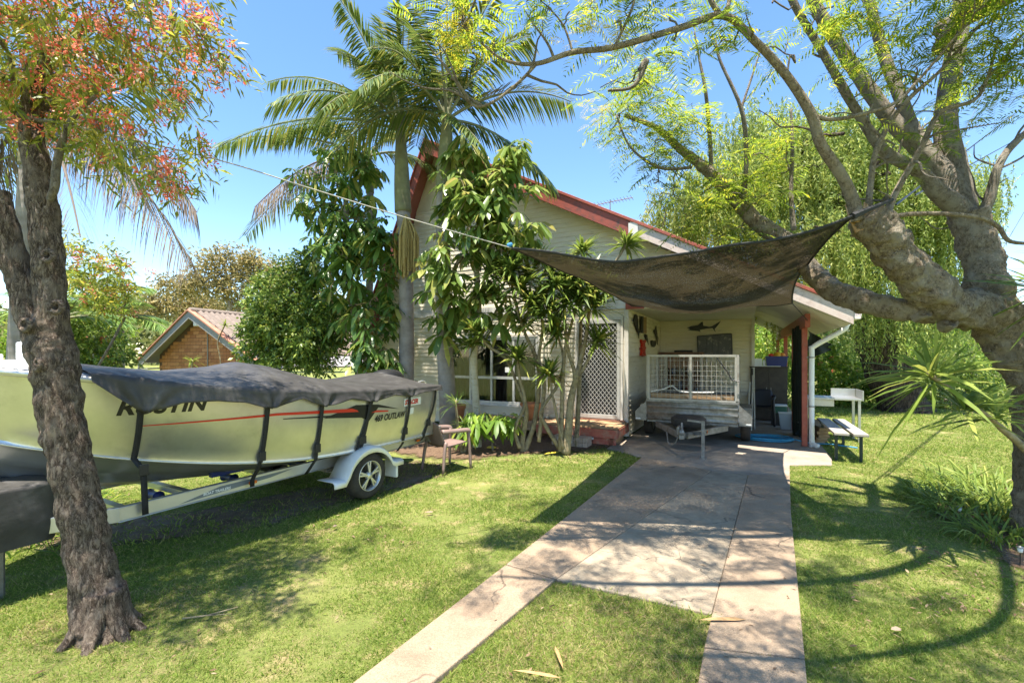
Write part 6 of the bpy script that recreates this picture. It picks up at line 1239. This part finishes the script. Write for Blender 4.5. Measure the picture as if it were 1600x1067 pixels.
for (ya,yb,dens,L,W) in ((2.0,3.2,15000,.036,.0052),(3.2,4.6,10500,.036,.006),(4.6,7,5600,.040,.0080),(7,11,2300,.048,.0125),(11,19,700,.065,.024)):
    xm=1.2*yb; n=int(dens*2*xm*(yb-ya)); x=rng.uniform(-xm,xm,n); y=rng.uniform(ya,yb,n); k=np.abs(x)<1.18*y+.2; x,y=x[k],y[k]
    out=np.zeros(len(x),bool)
    for p in drive: out|=inpoly(x,y,inset(p,.012))
    for p in pads: out|=inpoly(x,y,p)
    out|=inpoly(x,y,slabpoly)
    bed=inpoly(x,y,bed_pts); out|=bed&(rng.random(len(x))<.985)
    x,y=x[~out],y[~out]
    dirt=inpoly(x,y,dirt_pts); nn=vnoise(x,y,1.3,0)+.6*vnoise(x,y,4,7)
    bare=vnoise(x,y,.9,31)+.7*vnoise(x,y,2.6,17)+.5*vnoise(x,y,7,3)
    keep=rng.random(len(x))<np.where(dirt,np.clip(.80+1.0*nn,.3,1),np.clip(1.25-1.5*np.clip(bare-.12,0,1),.22,1)); x,y,nn,dirt,bare=x[keep],y[keep],nn[keep],dirt[keep],bare[keep]
    N=len(x); b=np.stack([x,y,gz(x,y)-.004],1); d=np.stack([rng.normal(size=N)*.75,rng.normal(size=N)*.75,np.full(N,.8)],1)
    mid=inpoly(x,y,[g2(700,1090),LB,Cm,g2(1085,1090)]); near_tree=np.hypot(x+2.45,y-2.8)<.65
    dry=rng.random(N)<np.where(mid,.42,.10)+.95*np.clip(bare-.10,0,1)+.35*near_tree
    ll=L*(.5+.9*rng.random(N))*np.where(mid,1.35,1)*np.clip(1.05-.7*bare,.5,1.7)
    gr.add(b[~dry],d[~dry],ll[~dry],W,droop=.15,seg=0); gd.add(b[dry],d[dry]*np.array([1.3,1.3,.7]),ll[dry],W*.9,droop=.15,seg=0)
o=gr.build('grass',M['grass']); tag(o,'short green lawn grass on both sides of the driveway','grass',kind='stuff')
o=gd.build('dry_grass',M['grass_dry']); tag(o,'dry straw-coloured blades scattered through the lawn','grass',kind='stuff')
# long tufts along the slab edges, round the trunk, under the boat
tf=LF()
def tufts(pts,n,L,W,rad):
    for p in pts:
        a=rng.random(n)*6.28; r=rad*np.sqrt(rng.random(n)); b=np.stack([p[0]+np.cos(a)*r,p[1]+np.sin(a)*r,np.full(n,-.05)],1); d=np.stack([np.cos(a)*.4+rng.normal(size=n)*.35,np.sin(a)*.4+rng.normal(size=n)*.35,np.ones(n)],1); tf.add(b,d,L*(.5+.8*rng.random(n)),W,droop=.4,seg=2)
edge=[]
for a,b in ((A0,A1),(B0,LB),(LB,Cm),(Cm,C0),(D0,D1)):
    for i in range(80):
        t=random.random(); q=lerp2(a,b,t); edge.append((q[0]+random.uniform(-.05,.05),q[1]+random.uniform(-.05,.05)))
mids=[lerp2(LB,Cm,random.random()) for _ in range(16)]
tufts([(p[0]-.02,p[1]-.06) for p in mids],16,.13,.007,.06)
side=[(p[0]+sg*.05,p[1]) for p in edge for sg in ((-1,) if p in edge[:80] else (1,))]
def offd(p):
    x=np.array([p[0]]);y=np.array([p[1]]); return not any(inpoly(x,y,q)[0] for q in drive+pads)
tufts([p for p in edge if offd(p)],8,.07,.006,.05)
bt_=[g2(random.uniform(-40,690),random.uniform(720,868)) for _ in range(520)]
bt_=[p for p in bt_ if inpoly(np.array([p[0]]),np.array([p[1]]),dirt_pts)[0]]
tufts(bt_,10,.12,.008,.08)
tufts([(-2.45+.26*math.cos(a),2.83+.22*math.sin(a)) for a in np.linspace(0,6.2,14)],8,.07,.006,.06)
wd=[g2(random.uniform(150,760),random.uniform(760,1060)) for _ in range(170)]+[g2(random.uniform(1270,1560),random.uniform(740,1060)) for _ in range(110)]
tufts([p for p in wd if offd(p)],12,.075,.008,.05)
o=tf.build('grass_tufts',M['grass']); tag(o,'longer grass tufts along the slab edges and under the boat','grass',kind='stuff')
# litter
M['litter']=leafmat('dead_leaf',(.13,.075,.04),(.28,.19,.11),(.36,.27,.17),.15,.8)
lt=LF(); n=1500
cb_=np.array([g2(random.uniform(650,985),random.uniform(690,722)) for _ in range(900)]+[g2(random.uniform(1420,1640),random.uniform(770,960)) for _ in range(330)]+[g2(random.uniform(0,700),random.uniform(760,1060)) for _ in range(30)]+[g2(random.uniform(120,640),random.uniform(745,850)) for _ in range(260)]+[g2(random.uniform(1100,1420),random.uniform(760,1060)) for _ in range(35)]+[g2(random.uniform(740,1080),random.uniform(940,1060)) for _ in range(14)])
N=len(cb_); z=gz(cb_[:,0],cb_[:,1])+.03; onslab=np.zeros(N,bool)
for p in drive+pads+[slabpoly]: onslab|=inpoly(cb_[:,0],cb_[:,1],p)
z[onslab]=.012; d=rng.normal(size=(N,3)); d[:,2]*=.12; s=np.cross(d,np.array([0,0,1.0]))+rng.normal(size=(N,3))*.25
k=rng.random(N)*.6+.5; lt.add(np.stack([cb_[:,0],cb_[:,1],z],1),d,.05*k,.017*k,side=s,droop=.1,seg=1)
o=lt.build('leaf_litter',M['litter']); tag(o,'dead leaves littering the garden beds and lawn','litter',kind='stuff')
def fallen(name,label,u,v,L,W,az,m,z=.02,seg=3):
    p=G(u,v); lf=LF(); lf.add([(0,0,0)],[(math.cos(az),math.sin(az),.08)],L,W,side=[(-math.sin(az),math.cos(az),.25)],droop=.1,seg=seg); o=lf.build(name,m); o.location=(p.x,p.y,z); tag(o,label,'leaf'); return o
brn=mat('dry_brown_leaf',(.32,.18,.07),(.42,.26,.12),30,.8); pal=mat('pale_dry_leaf',(.24,.165,.11),(.30,.22,.16),30,.8); yel=mat('yellow_fallen_leaf',(.62,.48,.04),rough=.6)
fallen('fallen_leaf','long orange-brown leaf lying across the edge of the right driveway strip',1090,973,.32,.03,.05,brn,.02)
fallen('fallen_leaf','pale curled leaf on the right lawn above the lower right corner',1392,988,.075,.035,.2,pal,.02)
fallen('fallen_leaf','pale curled leaf on the right lawn nearer the house',1444,862,.08,.035,2.2,pal,.02)
fallen('fallen_leaf','brown frond tip on the grass patch between the driveway strips',880,1050,.2,.025,1.7,brn,.02)
fallen('fallen_leaf','long brown leaf at the bottom of the middle grass patch',800,1052,.26,.02,-.2,brn,.02)
fallen('fallen_leaf','pale leaf on the left lawn near the boat wheel',664,803,.09,.03,.3,pal,.02); fallen('fallen_leaf','pale leaf on the left lawn below the wheel',520,826,.06,.03,1.3,pal,.02)
fallen('fallen_leaf','yellow leaf at the edge of the garden bed',760,702,.2,.13,.5,yel,.03); fallen('fallen_leaf','long yellow leaf on the bed in front of the dragon trees',850,712,.34,.05,.6,yel,.03)
mb=MB(); p=G(285,966); mb.tube([(0,0,.0),(.15,.02,.01),(.30,.10,.02)],[.006,.005,.003],6).tube([(.1,.01,.01),(.3,.03,.015)],[.004,.002],5); o=mb.build('fallen_twig',M['stem']); o.location=(p.x,p.y,.0); tag(o,'thin pale fallen twig on the lawn right of the forked trunk','twig')
